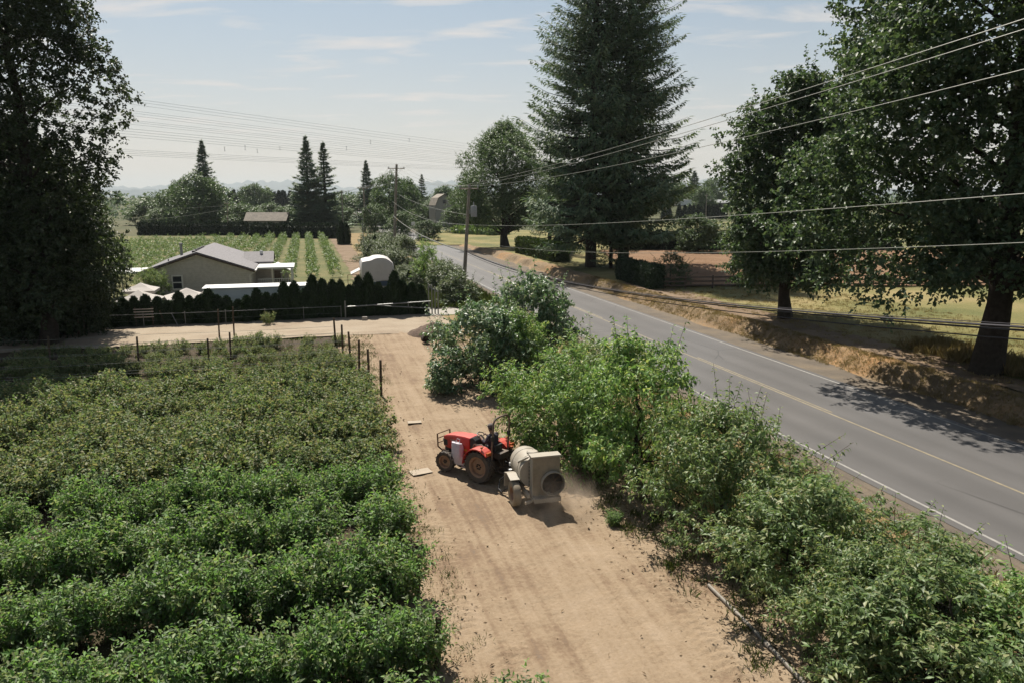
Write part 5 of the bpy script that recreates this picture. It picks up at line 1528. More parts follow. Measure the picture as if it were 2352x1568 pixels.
# ------------------------------------------------------------------ tractor (X forward, Y left)
def tyre_meshes(r, w, rim_r, lugs, lug_h):
    RX = Matrix.Rotation(math.pi / 2, 4, 'X')
    h = w / 2
    t = MB().lathe([(rim_r, -h * 0.75), (r * 0.80, -h * 0.98), (r * 0.93, -h * 0.92), (r - lug_h, -h * 0.72), (r - lug_h * 0.7, 0), (r - lug_h, h * 0.72), (r * 0.93, h * 0.92), (r * 0.80, h * 0.98), (rim_r, h * 0.75), (rim_r, -h * 0.75)], 40, RX)
    for k in range(lugs):
        for sg in (-1, 1):
            a = 2 * math.pi * (k + (0.25 if sg > 0 else -0.25)) / lugs
            Mx = Matrix.Rotation(a, 4, 'Y') @ Matrix.Translation((0, sg * h * 0.48, r - lug_h * 0.55)) @ Matrix.Rotation(sg * 0.7, 4, 'Z')
            b = MB().box((0, 0, 0), (r * 0.085, h * 1.12, lug_h * 1.1))
            t.add([Mx @ V3(v) for v in b.v], b.f)
    rim = MB().lathe([(0.0, h * 0.10), (rim_r * 0.30, h * 0.14), (rim_r * 0.34, h * 0.28), (rim_r * 0.62, h * 0.20), (rim_r * 0.80, h * 0.05), (rim_r * 0.86, h * 0.62), (rim_r * 1.02, h * 0.80), (rim_r * 1.02, -h * 0.76), (rim_r * 0.7, -h * 0.6), (0, -h * 0.5)], 32, RX)
    hub = MB()
    for k in range(6):
        a = 2 * math.pi * k / 6
        hub.box((rim_r * 0.22 * math.cos(a), -h * 0.3, rim_r * 0.22 * math.sin(a)), (0.035, 0.06, 0.035))
    return t, rim, hub


TR = thing('tractor', 'small red open tractor turning left on the dirt lane', 'tractor', (-0.77, 24.92, 0.03), math.atan2(0.60, -0.80))
RXm = Matrix.Rotation(math.pi, 4, 'Z')
for nm, x, y, r, w_, rr, lg, lh, lab in (('rear', 0, 0.60, 0.575, 0.34, 0.365, 19, 0.045, None), ('rear', 0, -0.60, 0.575, 0.34, 0.365, 19, 0.045, None), ('front', 1.65, 0.52, 0.385, 0.24, 0.235, 15, 0.03, None), ('front', 1.65, -0.52, 0.385, 0.24, 0.235, 15, 0.03, None)):
    wl_ = link('wheel', None, TR, (x, y, r - 0.01)); wl_['label'] = '%s wheel with dusty tyre and orange rim' % nm
    if nm == 'front':
        wl_.rotation_euler = (0, 0, 0.16)
    if y < 0:
        wl_.rotation_euler = (0, 0, math.pi + (0.16 if nm == 'front' else 0))
    ty, rim, hub = tyre_meshes(r, w_, rr, lg, lh)
    flip = Matrix.Rotation(math.pi, 4, 'Z')
    for mb_, nm2, mt in ((ty, 'tyre', 'rubber'), (rim, 'rim', 'rim'), (hub, 'hub_bolts', 'dark_iron')):
        mb_.v = [tuple(flip @ V3(v)) if nm2 != 'tyre' else v for v in mb_.v]
        mb_.build(nm2, M[mt], wl_, nm2 != 'hub_bolts')

# hood: sections along X (x, half width, z bottom, z shoulder, z top)
sec = [(0.72, 0.29, 0.76, 1.26, 1.36), (1.0, 0.285, 0.76, 1.26, 1.365), (1.45, 0.27, 0.78, 1.23, 1.335), (1.80, 0.255, 0.80, 1.18, 1.28), (1.98, 0.24, 0.84, 1.12, 1.21)]
V, F = [], []
for x, hw, zb, zs, zt in sec:
    V += [(x, -hw, zb), (x, -hw, zs + 0.04), (x, -hw * 0.88, zt - 0.012), (x, 0, zt), (x, hw * 0.88, zt - 0.012), (x, hw, zs + 0.04), (x, hw, zb)]
for i in range(len(sec) - 1):
    for k in range(6):
        F.append((i * 7 + k, i * 7 + k + 1, (i + 1) * 7 + k + 1, (i + 1) * 7 + k))
F += [tuple(range(7))[::-1], tuple(range(28, 35))]
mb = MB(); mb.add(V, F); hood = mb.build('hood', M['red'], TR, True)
MB().box((2.0, 0, 0.97), (0.05, 0.40, 0.20)).build('grille', M['black'], hood)
for y in (0.2, -0.2):
    MB().box((1.97, y, 1.06), (0.08, 0.1, 0.09)).build('headlight', M['lamp_glass'], hood)
for sg in (-1, 1):
    MB().box((1.87, sg * 0.246, 0.98), (0.18, 0.02, 0.22)).build('side_grille', M['black'], hood)
    MB().box((1.02, sg * 0.274, 1.0), (0.012, 0.012, 0.4)).build('panel_gap', M['black'], hood)


def lettering(text, size, Mx, mat, parent, name='lettering'):
    cu = bpy.data.curves.new('text', 'FONT'); cu.body = text; cu.size = size; cu.extrude = 0.002; cu.align_x = 'CENTER'
    ob = bpy.data.objects.new('text', cu); COL.objects.link(ob)
    bpy.context.view_layer.update()
    me = bpy.data.meshes.new_from_object(ob.evaluated_get(bpy.context.evaluated_depsgraph_get()))
    bpy.data.objects.remove(ob)
    me.transform(Mx); me.materials.clear(); me.materials.append(mat)
    return link(name, me, parent)


# side lettering on the left flank (reads towards +Y side: x axis runs backwards)
ML = Matrix(((-1, 0, 0, 1.45), (0, 0, 1, 0.281), (0, 1, 0, 1.10), (0, 0, 0, 1)))
lettering('KUBOTA', 0.085, ML, M['silver'], hood)
ML2 = Matrix(((-1, 0, 0, 1.30), (0, 0, 1, 0.281), (0, 1, 0, 0.97), (0, 0, 0, 1)))
lettering('L2800', 0.06, ML2, M['silver'], hood, 'model_lettering')
MB().box((0.9, 0.285, 0.88), (0.12, 0.008, 0.07)).build('sticker', M['yellow_sign'], hood)
# engine, frame, gearbox
MB().box((1.35, 0, 0.63), (1.15, 0.34, 0.40)).box((1.85, 0, 0.72), (0.22, 0.42, 0.26)).build('engine', M['black'], TR, bevel=0.02)
MB().box((0.35, 0, 0.58), (1.1, 0.36, 0.42)).box((-0.1, 0, 0.56), (0.45, 0.75, 0.30)).build('gearbox', M['dark_iron'], TR, bevel=0.03)
MB().tube([(1.65, -0.45, 0.37), (1.65, 0.45, 0.37)], 0.06).build('front_axle', M['dark_iron'], TR)
MB().tube([(0, -0.55, 0.56), (0, 0.55, 0.56)], 0.10).build('rear_axle', M['dark_iron'], TR)
MB().box((1.98, 0, 0.60), (0.22, 0.5, 0.16)).build('front_weight', M['rust'], TR, bevel=0.02)
# front guard
gd = MB()
for y in (-0.34, 0.34):
    gd.tube([(2.02, y * 0.75, 0.62), (2.18, y, 0.78), (2.2, y, 1.26)], 0.028, 6)
for z in (0.9, 1.08, 1.25):
    gd.tube([(2.2, -0.34, z), (2.2, 0.34, z)], 0.018, 6)
gd.build('front_guard', M['rust'], TR, True)
# cowl, dash, wheel
MB().prism([(0.40, 0.95), (0.72, 0.95), (0.72, 1.33), (0.60, 1.40), (0.46, 1.30)], -0.26, 0.26, Matrix(((1, 0, 0, 0), (0, 0, 1, 0), (0, 1, 0, 0), (0, 0, 0, 1)))).build('dashboard', M['black'], TR, bevel=0.02)
st = MB()
ringM = Matrix.Translation((0.36, 0, 1.46)) @ Matrix.Rotation(-0.45, 4, 'Y')
pts = [ringM @ V3((0.19 * math.cos(a), 0.19 * math.sin(a), 0)) for a in np.linspace(0, 2 * math.pi, 25)]
st.tube(pts, 0.017, 6, False)
for a in (0.5, 2.6, 4.7):
    st.tube([ringM @ V3((0, 0, -0.03)), ringM @ V3((0.19 * math.cos(a), 0.19 * math.sin(a), 0))], 0.012, 5)
st.tube([ringM @ V3((0, 0, -0.03)), (0.5, 0, 1.25)], 0.025, 6)
st.build('steering_wheel', M['black'], TR, True)
MB().tube([(0.2, 0.22, 0.9), (0.26, 0.2, 1.18)], 0.014, 5).tube([(0.1, -0.24, 0.9), (0.14, -0.24, 1.2)], 0.014, 5).build('levers', M['silver'], TR)
MB().box((0.42, 0, 0.72), (0.62, 1.02, 0.04)).build('floor_plate', M['dark_iron'], TR)
# fenders: arched sheet over each rear wheel
for sg in (-1, 1):
    mb = MB(); prof = []
    for a in np.linspace(math.radians(5), math.radians(132), 10):
        prof.append((0.68 * math.cos(a) * 0.95, 0.575 + 0.68 * math.sin(a)))
    Vv, Ff = [], []
    y0, y1 = sg * 0.40, sg * 0.79
    for x, z in prof:
        Vv += [(x, y0, z), (x, y1, z - 0.015), (x, y1, z - 0.06), (x, y0, z - 0.04)]
    for i in range(len(prof) - 1):
        for k in range(4):
            Ff.append((i * 4 + k, i * 4 + (k + 1) % 4, (i + 1) * 4 + (k + 1) % 4, (i + 1) * 4 + k))
    Ff += [(3, 2, 1, 0), tuple(range((len(prof) - 1) * 4, len(prof) * 4))]
    mb.add(Vv, Ff)
    # inner skirt
    sk_ = [(x, z) for x, z in prof] + [(-0.35, 0.75), (0.45, 0.75)]
    mb.prism(sk_, sg * 0.385 if sg > 0 else -0.40, sg * 0.40 if sg > 0 else -0.385, Matrix(((1, 0, 0, 0), (0, 0, 1, 0), (0, 1, 0, 0), (0, 0, 0, 1))))
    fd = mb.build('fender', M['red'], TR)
    MB().lathe([(0, -0.03), (0.045, -0.02), (0.05, 0.03), (0.0, 0.06)], 12, Matrix.Translation((-0.18, sg * 0.70, 1.30))).tube([(-0.18, sg * 0.7, 1.2), (-0.18, sg * 0.7, 1.29)], 0.015, 5).build('marker_lamp', M['lens'], fd, True)
    MB().box((-0.46, sg * 0.66, 1.12), (0.08, 0.2, 0.1)).build('tail_lamp', M['lens'], fd)
    MB().tube([(0.28, sg * 0.45, 1.14), (0.28, sg * 0.45, 1.24), (0.02, sg * 0.45, 1.32), (-0.08, sg * 0.45, 1.24)], 0.014, 5).build('grab_rail', M['silver'], fd, True)
# seat
MB().box((-0.10, 0, 0.93), (0.42, 0.44, 0.12)).build('seat', M['black'], TR, bevel=0.04)
MB().box((-0.34, 0, 1.12), (0.09, 0.42, 0.34), Matrix.Rotation(-0.18, 3, 'Y')).build('backrest', M['black'], TR, bevel=0.03)
# roll bar
rp_ = [(-0.42, 0.46, 0.55), (-0.44, 0.46, 1.25), (-0.50, 0.46, 1.95), (-0.50, 0.43, 2.18), (-0.50, 0.34, 2.29), (-0.50, 0.15, 2.32), (-0.50, -0.15, 2.32), (-0.50, -0.34, 2.29), (-0.50, -0.43, 2.18), (-0.50, -0.46, 1.95), (-0.44, -0.46, 1.25), (-0.42, -0.46, 0.55)]
rb_ = MB().tube(rp_, 0.036, 8).build('roll_bar', M['rops'], TR, True)
MB().box((-0.47, -0.46, 1.62), (0.09, 0.1, 0.16)).box((-0.47, 0.46, 1.62), (0.09, 0.1, 0.16)).build('hinge', M['black'], rb_)
MB().lathe([(0, -0.04), (0.06, -0.03), (0.06, 0.04), (0, 0.05)], 12, Matrix.Translation((-0.56, -0.52, 1.08))).build('rear_lamp', M['lens'], TR, True)
# step and hangers on the left
MB().box((0.72, 0.46, 0.33), (0.34, 0.22, 0.03)).tube([(0.6, 0.44, 0.33), (0.58, 0.42, 0.72)], 0.018, 5).tube([(0.86, 0.44, 0.33), (0.84, 0.42, 0.72)], 0.018, 5).build('step', M['silver'], TR)
MB().tube([(0.52, 0.47, 0.35), (0.46, 0.47, 0.95), (0.36, 0.45, 1.25), (0.24, 0.44, 1.28)], 0.02, 6).build('hand_rail', M['rust'], TR, True)
MB().tube([(0.95, 0.30, 0.58), (1.12, 0.30, 0.58)], 0.11, 12).build('filter_canister', M['silver'], TR, True)
# three-point linkage and draw hitch
hb = MB()
for y in (-0.3, 0.3):
    hb.tube([(-0.15, y * 0.8, 0.42), (-0.85, y, 0.40)], 0.03, 6).tube([(-0.3, y * 0.8, 0.85), (-0.62, y, 0.42)], 0.018, 5)
hb.tube([(-0.2, 0, 0.42), (-0.78, 0, 0.42)], 0.045, 6).tube([(-0.25, 0, 0.75), (-0.7, 0, 0.6)], 0.025, 6)
hb.build('rear_hitch', M['dark_iron'], TR)
MB().box((-0.5, 0.0, 0.95), (0.3, 0.5, 0.2)).tube([(-0.5, 0.2, 0.9), (-0.72, 0.25, 0.6), (-0.9, 0.1, 0.55)], 0.02, 5).tube([(-0.5, -0.1, 0.95), (-0.75, -0.15, 0.7), (-1.0, -0.05, 0.6)], 0.02, 5).build('hose_block', M['dark_iron'], TR)

# white sack slung over the left side of the hood
sk0 = thing('sack', 'white woven sack hanging on the left side of the red tractor', 'sack', TR.matrix_basis @ V3((1.16, 0.42, 0.36)), TR.rotation_euler[2])
sk0.scale = (1.2, 1.2, 1.25)
mb = MB(); Vv, Ff = [], []
nz_, na = 9, 16
srng = rs(210)
for j in range(nz_):
    t_ = j / (nz_ - 1)
    hw = 0.17 + 0.05 * math.sin(math.pi * (0.25 + 0.6 * t_)); hd = 0.07 + 0.05 * math.sin(math.pi * t_)
    for k in range(na):
        a = 2 * math.pi * k / na
        w_ = 1 + 0.10 * math.sin(5 * a + 3 * t_) + srng.normal(0, 0.04)
        Vv.append((hw * math.cos(a) * w_ + 0.06 * (t_ - 0.5), hd * math.sin(a) * w_, t_ * 0.62))
for j in range(nz_ - 1):
    for k in range(na):
        Ff.append((j * na + k, j * na + (k + 1) % na, (j + 1) * na + (k + 1) % na, (j + 1) * na + k))
Ff += [tuple(range(na))[::-1], tuple(range((nz_ - 1) * na, nz_ * na))]
mb.add(Vv, Ff); mb.build('bag', M['sack'], sk0, True)
MB().tube([(-0.08, 0.0, 0.6), (-0.04, -0.06, 0.72), (0.06, -0.06, 0.72), (0.1, 0, 0.6)], 0.012, 5).build('tie', M['sack'], sk0)

# ------------------------------------------------------------------ the driver
def skin_body(name, joints, edges, mat, parent, sub=2, roots=(0,)):
    me = bpy.data.meshes.new(name)
    me.from_pydata([j[0] for j in joints], edges, [])
    me.materials.append(mat)
    o = link(name, me, parent)
    m = o.modifiers.new('skin', 'SKIN'); m.use_smooth_shade = True
    if not me.skin_vertices:
        me.skin_vertices.new()
    for i, j in enumerate(joints):
        r = j[1]
        me.skin_vertices[0].data[i].radius = (r, r) if not isinstance(r, tuple) else r
        me.skin_vertices[0].data[i].use_root = i in roots
    s = o.modifiers.new('smooth', 'SUBSURF'); s.levels = sub; s.render_levels = sub
    return o


PM = TR.matrix_basis
pe = thing('person', 'driver in dark clothing and cap seated on the red tractor, hands on the wheel', 'person', PM @ V3((-0.14, 0, -0.06)), TR.rotation_euler[2])
pe.scale = (1.07, 1.07, 1.07)
Jt = [((0.0, 0, 1.06), 0.15), ((0.0, 0, 1.22), 0.14), ((0.03, 0, 1.42), 0.16), ((0.05, 0, 1.53), 0.10), ((0.07, 0, 1.60), 0.055), ((0.09, 0, 1.68), 0.085), ((0.10, 0, 1.78), 0.095), ((0.09, 0, 1.85), 0.06),
      ((0.04, 0.19, 1.50), 0.065), ((0.10, 0.27, 1.30), 0.052), ((0.30, 0.20, 1.36), 0.042), ((0.42, 0.16, 1.44), 0.034),
      ((0.04, -0.19, 1.50), 0.065), ((0.10, -0.27, 1.30), 0.052), ((0.30, -0.20, 1.36), 0.042), ((0.42, -0.16, 1.44), 0.034),
      ((0.06, 0.10, 1.03), 0.095), ((0.40, 0.17, 1.06), 0.075), ((0.48, 0.18, 0.80), 0.055), ((0.60, 0.18, 0.77), 0.04),
      ((0.06, -0.10, 1.03), 0.095), ((0.40, -0.17, 1.06), 0.075), ((0.48, -0.18, 0.80), 0.055), ((0.60, -0.18, 0.77), 0.04)]
Ed = [(0, 1), (1, 2), (2, 3), (3, 4), (4, 5), (5, 6), (6, 7), (2, 8), (8, 9), (9, 10), (10, 11), (2, 12), (12, 13), (13, 14), (14, 15), (0, 16), (16, 17), (17, 18), (18, 19), (0, 20), (20, 21), (21, 22), (22, 23)]
roots = [0]
for sg, wrist in ((1, (0.42, 0.16, 1.44)), (-1, (0.42, -0.16, 1.44))):          # palm and five fingers closing on the rim
    w0 = V3(wrist)
    for k in range(5):
        b0 = len(Jt); roots.append(b0)
        if k == 0:
            ch_ = [w0 + V3((0.01, -sg * 0.02, 0.01)), w0 + V3((0.03, -sg * 0.055, 0.0)), w0 + V3((0.06, -sg * 0.06, -0.01))]
        else:
            o_ = (k - 2.5) * 0.019
            ln = (0, 0.034, 0.04, 0.038, 0.03)[k]
            ch_ = [w0 + V3((0.03, o_, 0.01)), w0 + V3((0.05 + ln, o_ * 1.1, 0.015)), w0 + V3((0.06 + ln * 1.2, o_ * 1.15, -0.03)), w0 + V3((0.04 + ln, o_ * 1.1, -0.05))]
        for q in ch_:
            Jt.append((tuple(q), 0.009))
        Ed += [(b0 + i, b0 + i + 1) for i in range(len(ch_) - 1)]
body = skin_body('body', Jt, Ed, M['skin'], pe, 2, roots)
skin_body('shirt', [(j[0], j[1] * 1.14 + 0.008) for j in Jt[:4]] + [(Jt[i][0], Jt[i][1] * 1.2 + 0.008) for i in (8, 9, 10, 12, 13, 14)],
          [(0, 1), (1, 2), (2, 3), (2, 4), (4, 5), (5, 6), (2, 7), (7, 8), (8, 9)], M['cloth'], pe)
skin_body('trousers', [(Jt[0][0], 0.168)] + [(Jt[i][0], Jt[i][1] * 1.16) for i in (16, 17, 18, 20, 21, 22)], [(0, 1), (1, 2), (2, 3), (0, 4), (4, 5), (5, 6)], M['trousers'], pe)
for sg in (-1, 1):
    MB().box((0.585, sg * 0.18, 0.775), (0.25, 0.09, 0.08)).build('boot', M['black'], pe, bevel=0.025)
cp = MB().lathe([(0.108, 0.0), (0.112, 0.04), (0.098, 0.085), (0.06, 0.115), (0.0, 0.125)], 16, Matrix.Translation((0.095, 0, 1.785))).build('cap', M['cap_top'], pe, True)
mb = MB(); mb.prism([(0.09, -0.08), (0.20, -0.07), (0.255, 0), (0.20, 0.07), (0.09, 0.08)], 1.785, 1.80); mb.build('peak', M['cap'], cp)
hr = MB().lathe([(0.09, -0.09), (0.104, -0.03), (0.106, 0.01)], 16, Matrix.Translation((0.085, 0, 1.79))).build('hair', M['black'], pe, True)
fc = MB()
fc.add([(0.185, 0, 1.70), (0.185, -0.014, 1.68), (0.185, 0.014, 1.68), (0.215, 0, 1.682), (0.18, 0, 1.735)], [(1, 2, 3), (1, 3, 4), (2, 4, 3)])
fc.build('nose', M['skin'], pe)
for sg in (-1, 1):
    MB().lathe([(0, -0.008), (0.011, 0), (0, 0.008)], 8, Matrix.Translation((0.183, sg * 0.033, 1.735)) @ Matrix.Rotation(math.pi / 2, 4, 'Y')).build('eye', M['black'], pe, True)
    MB().box((0.09, sg * 0.096, 1.72), (0.04, 0.014, 0.06)).build('ear', M['skin'], pe, bevel=0.006)
MB().box((0.18, 0, 1.655), (0.012, 0.05, 0.008)).build('mouth', M['cap'], pe)

# ------------------------------------------------------------------ orchard sprayer (X forward along the lane, Y left)
q = W(6.65, 21.5, 0.03)
SP = thing('orchard_sprayer', 'dusty cream orchard air-blast sprayer towed behind the tractor', 'sprayer', q, RD + math.pi / 2)
RYm = Matrix.Rotation(math.pi / 2, 4, 'Y')
MB().lathe([(0.0, 1.34), (0.2, 1.335), (0.38, 1.29), (0.475, 1.20), (0.505, 1.08), (0.505, -0.08), (0.0, -0.08)], 40, Matrix.Translation((0, 0, 1.12)) @ RYm).build('tank', M['cream'], SP, True)
for x in (0.25, 0.85):
    MB().lathe([(0.508, -0.02), (0.515, -0.02), (0.515, 0.02), (0.508, 0.02)], 36, Matrix.Translation((x, 0, 1.12)) @ RYm).build('tank_strap', M['cream'], SP)
MB().lathe([(0, 0), (0.19, 0), (0.19, 0.06), (0.16, 0.09), (0, 0.095)], 20, Matrix.Translation((0.38, -0.05, 1.60))).build('lid', M['cream'], SP, True)
mb = MB(); mb.hexa([V3(p_) for p_ in ((-0.1, 0.22, 1.64), (0.22, 0.40, 1.50), (0.14, 0.50, 1.40), (-0.1, 0.3, 1.6), (-0.1, 0.20, 1.68), (0.24, 0.42, 1.55), (0.16, 0.52, 1.45), (-0.1, 0.30, 1.66))]); mb.build('deflector', M['cream'], SP)
MB().box((0.02, -0.28, 1.66), (0.42, 0.5, 0.035), Matrix.Rotation(0.05, 3, 'Y')).build('top_plate', M['cream'], SP)
# rear air housing
hs_ = MB().box((-0.27, -0.26, 1.085), (0.30, 0.92, 1.30)).build('air_housing', M['cream'], SP, bevel=0.015)
MB().box((-0.27, -0.26, 1.755), (0.36, 0.98, 0.05)).build('housing_cap', M['cream'], hs_)
MB().box((-0.425, -0.26, 1.10), (0.012, 0.86, 1.22)).build('rear_panel', M['dusty'], hs_)
mb = MB()
for z in np.linspace(0.5, 1.7, 11):
    mb.box((-0.11, 0.205, z), (0.03, 0.012, 0.05))
mb.build('nozzle_strip', M['black'], hs_)
fx = (-0.44, -0.46, 0.88)
ringR = Matrix.Translation(fx) @ Matrix.Rotation(-math.pi / 2, 4, 'Y')
fan = MB().lathe([(0.355, -0.02), (0.385, -0.02), (0.40, 0.10), (0.385, 0.16), (0.365, 0.15), (0.352, 0.0), (0.352, -0.02)], 36, ringR).build('fan_ring', M['cream'], SP, True)
MB().lathe([(0, 0.0), (0.352, 0.0)], 32, Matrix.Translation((fx[0] + 0.004, fx[1], fx[2])) @ Matrix.Rotation(-math.pi / 2, 4, 'Y')).build('fan_back', M['black'], fan)
MB().lathe([(0.0, 0.075), (0.05, 0.07), (0.075, 0.03), (0.08, 0.0)], 16, ringR).build('fan_hub', M['dark_iron'], fan, True)
for k in range(8):
    a = 2 * math.pi * k / 8
    Mx = ringR @ Matrix.Rotation(a, 4, 'Z') @ Matrix.Translation((0.21, 0, 0.035)) @ Matrix.Rotation(0.6, 4, 'X')
    b = MB().box((0, 0, 0), (0.27, 0.10, 0.008)); b.v = [tuple(Mx @ V3(v)) for v in b.v]
    b.build('blade', M['dark_iron'], fan)
gm = MB()
for rr in (0.12, 0.2, 0.28):
    gm.tube([ringR @ V3((rr * math.cos(a), rr * math.sin(a), 0.155)) for a in np.linspace(0, 2 * math.pi, 25)], 0.004, 4, False)
for a in np.linspace(0, math.pi, 7)[:-1]:
    gm.tube([ringR @ V3((0.36 * math.cos(a), 0.36 * math.sin(a), 0.157)), ringR @ V3((-0.36 * math.cos(a), -0.36 * math.sin(a), 0.157))], 0.004, 4)
gm.build('fan_guard', M['dark_iron'], fan)
# chassis, skid, wheels
MB().box((0.45, 0.33, 0.52), (1.9, 0.09, 0.12)).box((0.45, -0.33, 0.52), (1.9, 0.09, 0.12)).box((-0.30, -0.22, 0.40), (0.55, 0.9, 0.07)).box((0.6, 0, 0.5), (0.1, 0.6, 0.1)).build('chassis', M['cream'], SP)
MB().box((-0.66, -0.25, 0.40), (0.05, 0.85, 0.14)).box((-0.55, 0.16, 0.40), (0.26, 0.05, 0.14)).box((-0.55, -0.66, 0.40), (0.26, 0.05, 0.14)).build('bumper', M['cream'], SP)
MB().box((-0.50, 0.33, 0.33), (0.05, 0.30, 0.09), Matrix.Rotation(0.5, 3, 'Z')).build('spray_arm', M['silver'], SP)
MB().tube([(0.1, -0.62, 0.41), (0.1, 0.62, 0.41)], 0.05).build('axle', M['dark_iron'], SP)
for y in (0.62, -0.62):
    wl_ = link('wheel', None, SP, (0.1, y, 0.42)); wl_.rotation_euler = (0, 0, 0 if y < 0 else math.pi)
    ty = MB().lathe([(0.22, -0.10), (0.34, -0.135), (0.40, -0.115), (0.42, -0.07), (0.425, 0), (0.42, 0.07), (0.40, 0.115), (0.34, 0.135), (0.22, 0.10), (0.22, -0.10)], 32, Matrix.Rotation(math.pi / 2, 4, 'X'))
    ty.build('tyre', M['dusty'], wl_, True)
    MB().lathe([(0, 0.02), (0.08, 0.03), (0.10, 0.07), (0.18, 0.03), (0.215, 0.10), (0.23, 0.105), (0.23, -0.1), (0, -0.08)], 24, Matrix.Rotation(math.pi / 2, 4, 'X')).build('rim', M['rim'], wl_, True)
for sg in (1, -1):
    mb = MB()
    prof = [(0.78, 0.42), (0.74, 0.92), (0.42, 1.0), (-0.02, 0.92), (-0.02, 0.90), (0.41, 0.975), (0.715, 0.90), (0.755, 0.42)]
    mb.prism(prof, sg * 0.46 if sg > 0 else -0.80, sg * 0.80 if sg > 0 else -0.46, Matrix(((1, 0, 0, 0), (0, 0, 1, 0), (0, 1, 0, 0), (0, 0, 0, 1))))
    mb.build('mudguard', M['cream'], SP)
    MB().tube([(0.4, sg * 0.33, 0.58), (0.4, sg * 0.6, 0.97)], 0.02, 5).build('guard_stay', M['dark_iron'], SP)
MB().tube([(1.35, 0.3, 0.5), (2.22, 0.28, 0.45)], 0.04, 6).tube([(1.35, -0.3, 0.5), (2.22, 0.26, 0.45)], 0.04, 6).build('drawbar', M['cream'], SP)
MB().tube([(1.3, 0.1, 0.75), (1.9, 0.2, 0.62), (2.5, 0.3, 0.6)], 0.045, 8).build('drive_shaft', M['black'], SP, True)
MB().tube([(1.28, 0.42, 0.7), (1.5, 0.75, 0.35), (1.3, 0.85, 0.12), (1.05, 0.8, 0.10), (0.95, 0.65, 0.25)], 0.03, 8).build('hose', M['black'], SP, True)
MB().lathe([(0, -0.06), (0.06, -0.05), (0.06, 0.05), (0, 0.06)], 12, Matrix.Translation((1.33, 0.42, 0.95))).lathe([(0, -0.06), (0.06, -0.05), (0.06, 0.05), (0, 0.06)], 12, Matrix.Translation((1.36, 0.42, 0.70))).build('filter_bowl', M['white'], SP, True)

# ------------------------------------------------------------------ small things on the ground
pa, pb = A(1628, 1343, 0.08), A(1868, 1590, 0.08)
t = thing('irrigation_pipe', 'dusty white irrigation pipe lying under the fruit trees', 'pipe', pa, math.atan2((pb - pa).y, (pb - pa).x))
Lp = (pb - pa).length
MB().tube([(0, 0, 0), (Lp * 0.5, 0.03, 0.01), (Lp, 0, 0)], 0.05, 10).build('pipe', M['pipe'], t, True)
for f in (0.28, 0.62, 0.9):
    MB().tube([(Lp * f - 0.09, 0.02, 0.005), (Lp * f + 0.09, 0.02, 0.005)], 0.066, 10).build('coupling', M['pipe'], t, True)
for u, v, w_, d_, r, lab in ((952, 968, 0.6, 0.35, 0.2, 'upper pale board lying at the field edge left of the tractor'), (966, 1082, 0.75, 0.5, 0.5, 'lower pale board lying at the field edge left of the tractor')):
    mb = MB().box((0, 0, 0.0), (w_, d_, 0.014)); mb.build('flat_board', M['card'], None, bevel=0.003, loc=A(u, v, 0.075), rz=r, label=lab, category='board')
# dark soil heap with a hollow stump end
p = A(985, 770)
mb = MB(); Vv, Ff = [], []
hrng = rs(220)
for j in range(10):
    for k in range(24):
        a = 2 * math.pi * k / 24; r = 1.9 * (1 - j / 9.5)
        Vv.append((r * math.cos(a) * (1 + 0.1 * math.sin(3 * a)), r * math.sin(a) * 0.8, 0.85 * (j / 9.0) ** 0.8 + hrng.normal(0, 0.035) - (0.03 if j == 0 else 0)))
for j in range(9):
    for k in range(24):
        Ff.append((j * 24 + k, j * 24 + (k + 1) % 24, (j + 1) * 24 + (k + 1) % 24, (j + 1) * 24 + k))
Ff.append(tuple(range(216, 240)))
mb.add(Vv, Ff)
mb.build('soil_heap', M['heap'], None, True, loc=p + V3((0.3, 0.3, 0)), label='dark heap of soil at the bend of the lane', category='heap')
MB().lathe([(0.0, 0.55), (0.17, 0.55), (0.19, 0.0), (0.26, -0.02), (0.27, 0.65), (0.24, 0.66), (0.17, 0.62)], 14, Matrix.Rotation(-1.45, 4, 'Y')).build('hollow_log', M['bark'], None, True, loc=A(976, 776, 0.3) + V3((0, -0.2, 0)), rz=1.9, label='short hollow log end against the soil heap', category='log')
MB().box((0, 0, 0.15), (0.45, 0.35, 0.3), None, 0.85).build('stone_block', M['concrete'], None, bevel=0.04, loc=A(838, 736), label='pale stone block on the ground behind the gate', category='stone')
# clods and stones on the lane: too many to count
rng = rs(230)
k = 1500
nn = rng.uniform(2.4, 10.2, k); ss = rng.uniform(9, 53, k) ** 1.0
pref = np.abs(nn - 5.7) / 3.5 > rng.uniform(0, 1, k) * 1.1
nn, ss = nn[pref], ss[pref]; k = len(nn)
sz = rng.gamma(2.0, 0.006, k) + 0.006
oct_ = np.array([[1, 0, 0], [-1, 0, 0], [0, 1, 0], [0, -1, 0], [0, 0, 1], [0, 0, -1]], float)
P = np.stack([nn, ss, 0.04 + sz * 0.2], 1)
V = P[:, None] + oct_[None] * sz[:, None, None] * rng.uniform(0.6, 1.3, (k, 6, 1))
of = np.array([[0, 2, 4], [2, 1, 4], [1, 3, 4], [3, 0, 4], [2, 0, 5], [1, 2, 5], [3, 1, 5], [0, 3, 5]])
T = (np.arange(k)[:, None, None] * 6 + of[None]).reshape(-1, 3)
link('lane_clods', arr_mesh('lane_clods', V.reshape(-1, 3), T, [M['lane']]), None, (0, 0, 0), RD, kind='stuff', label='small clods and stones scattered on the dirt lane', category='stones')


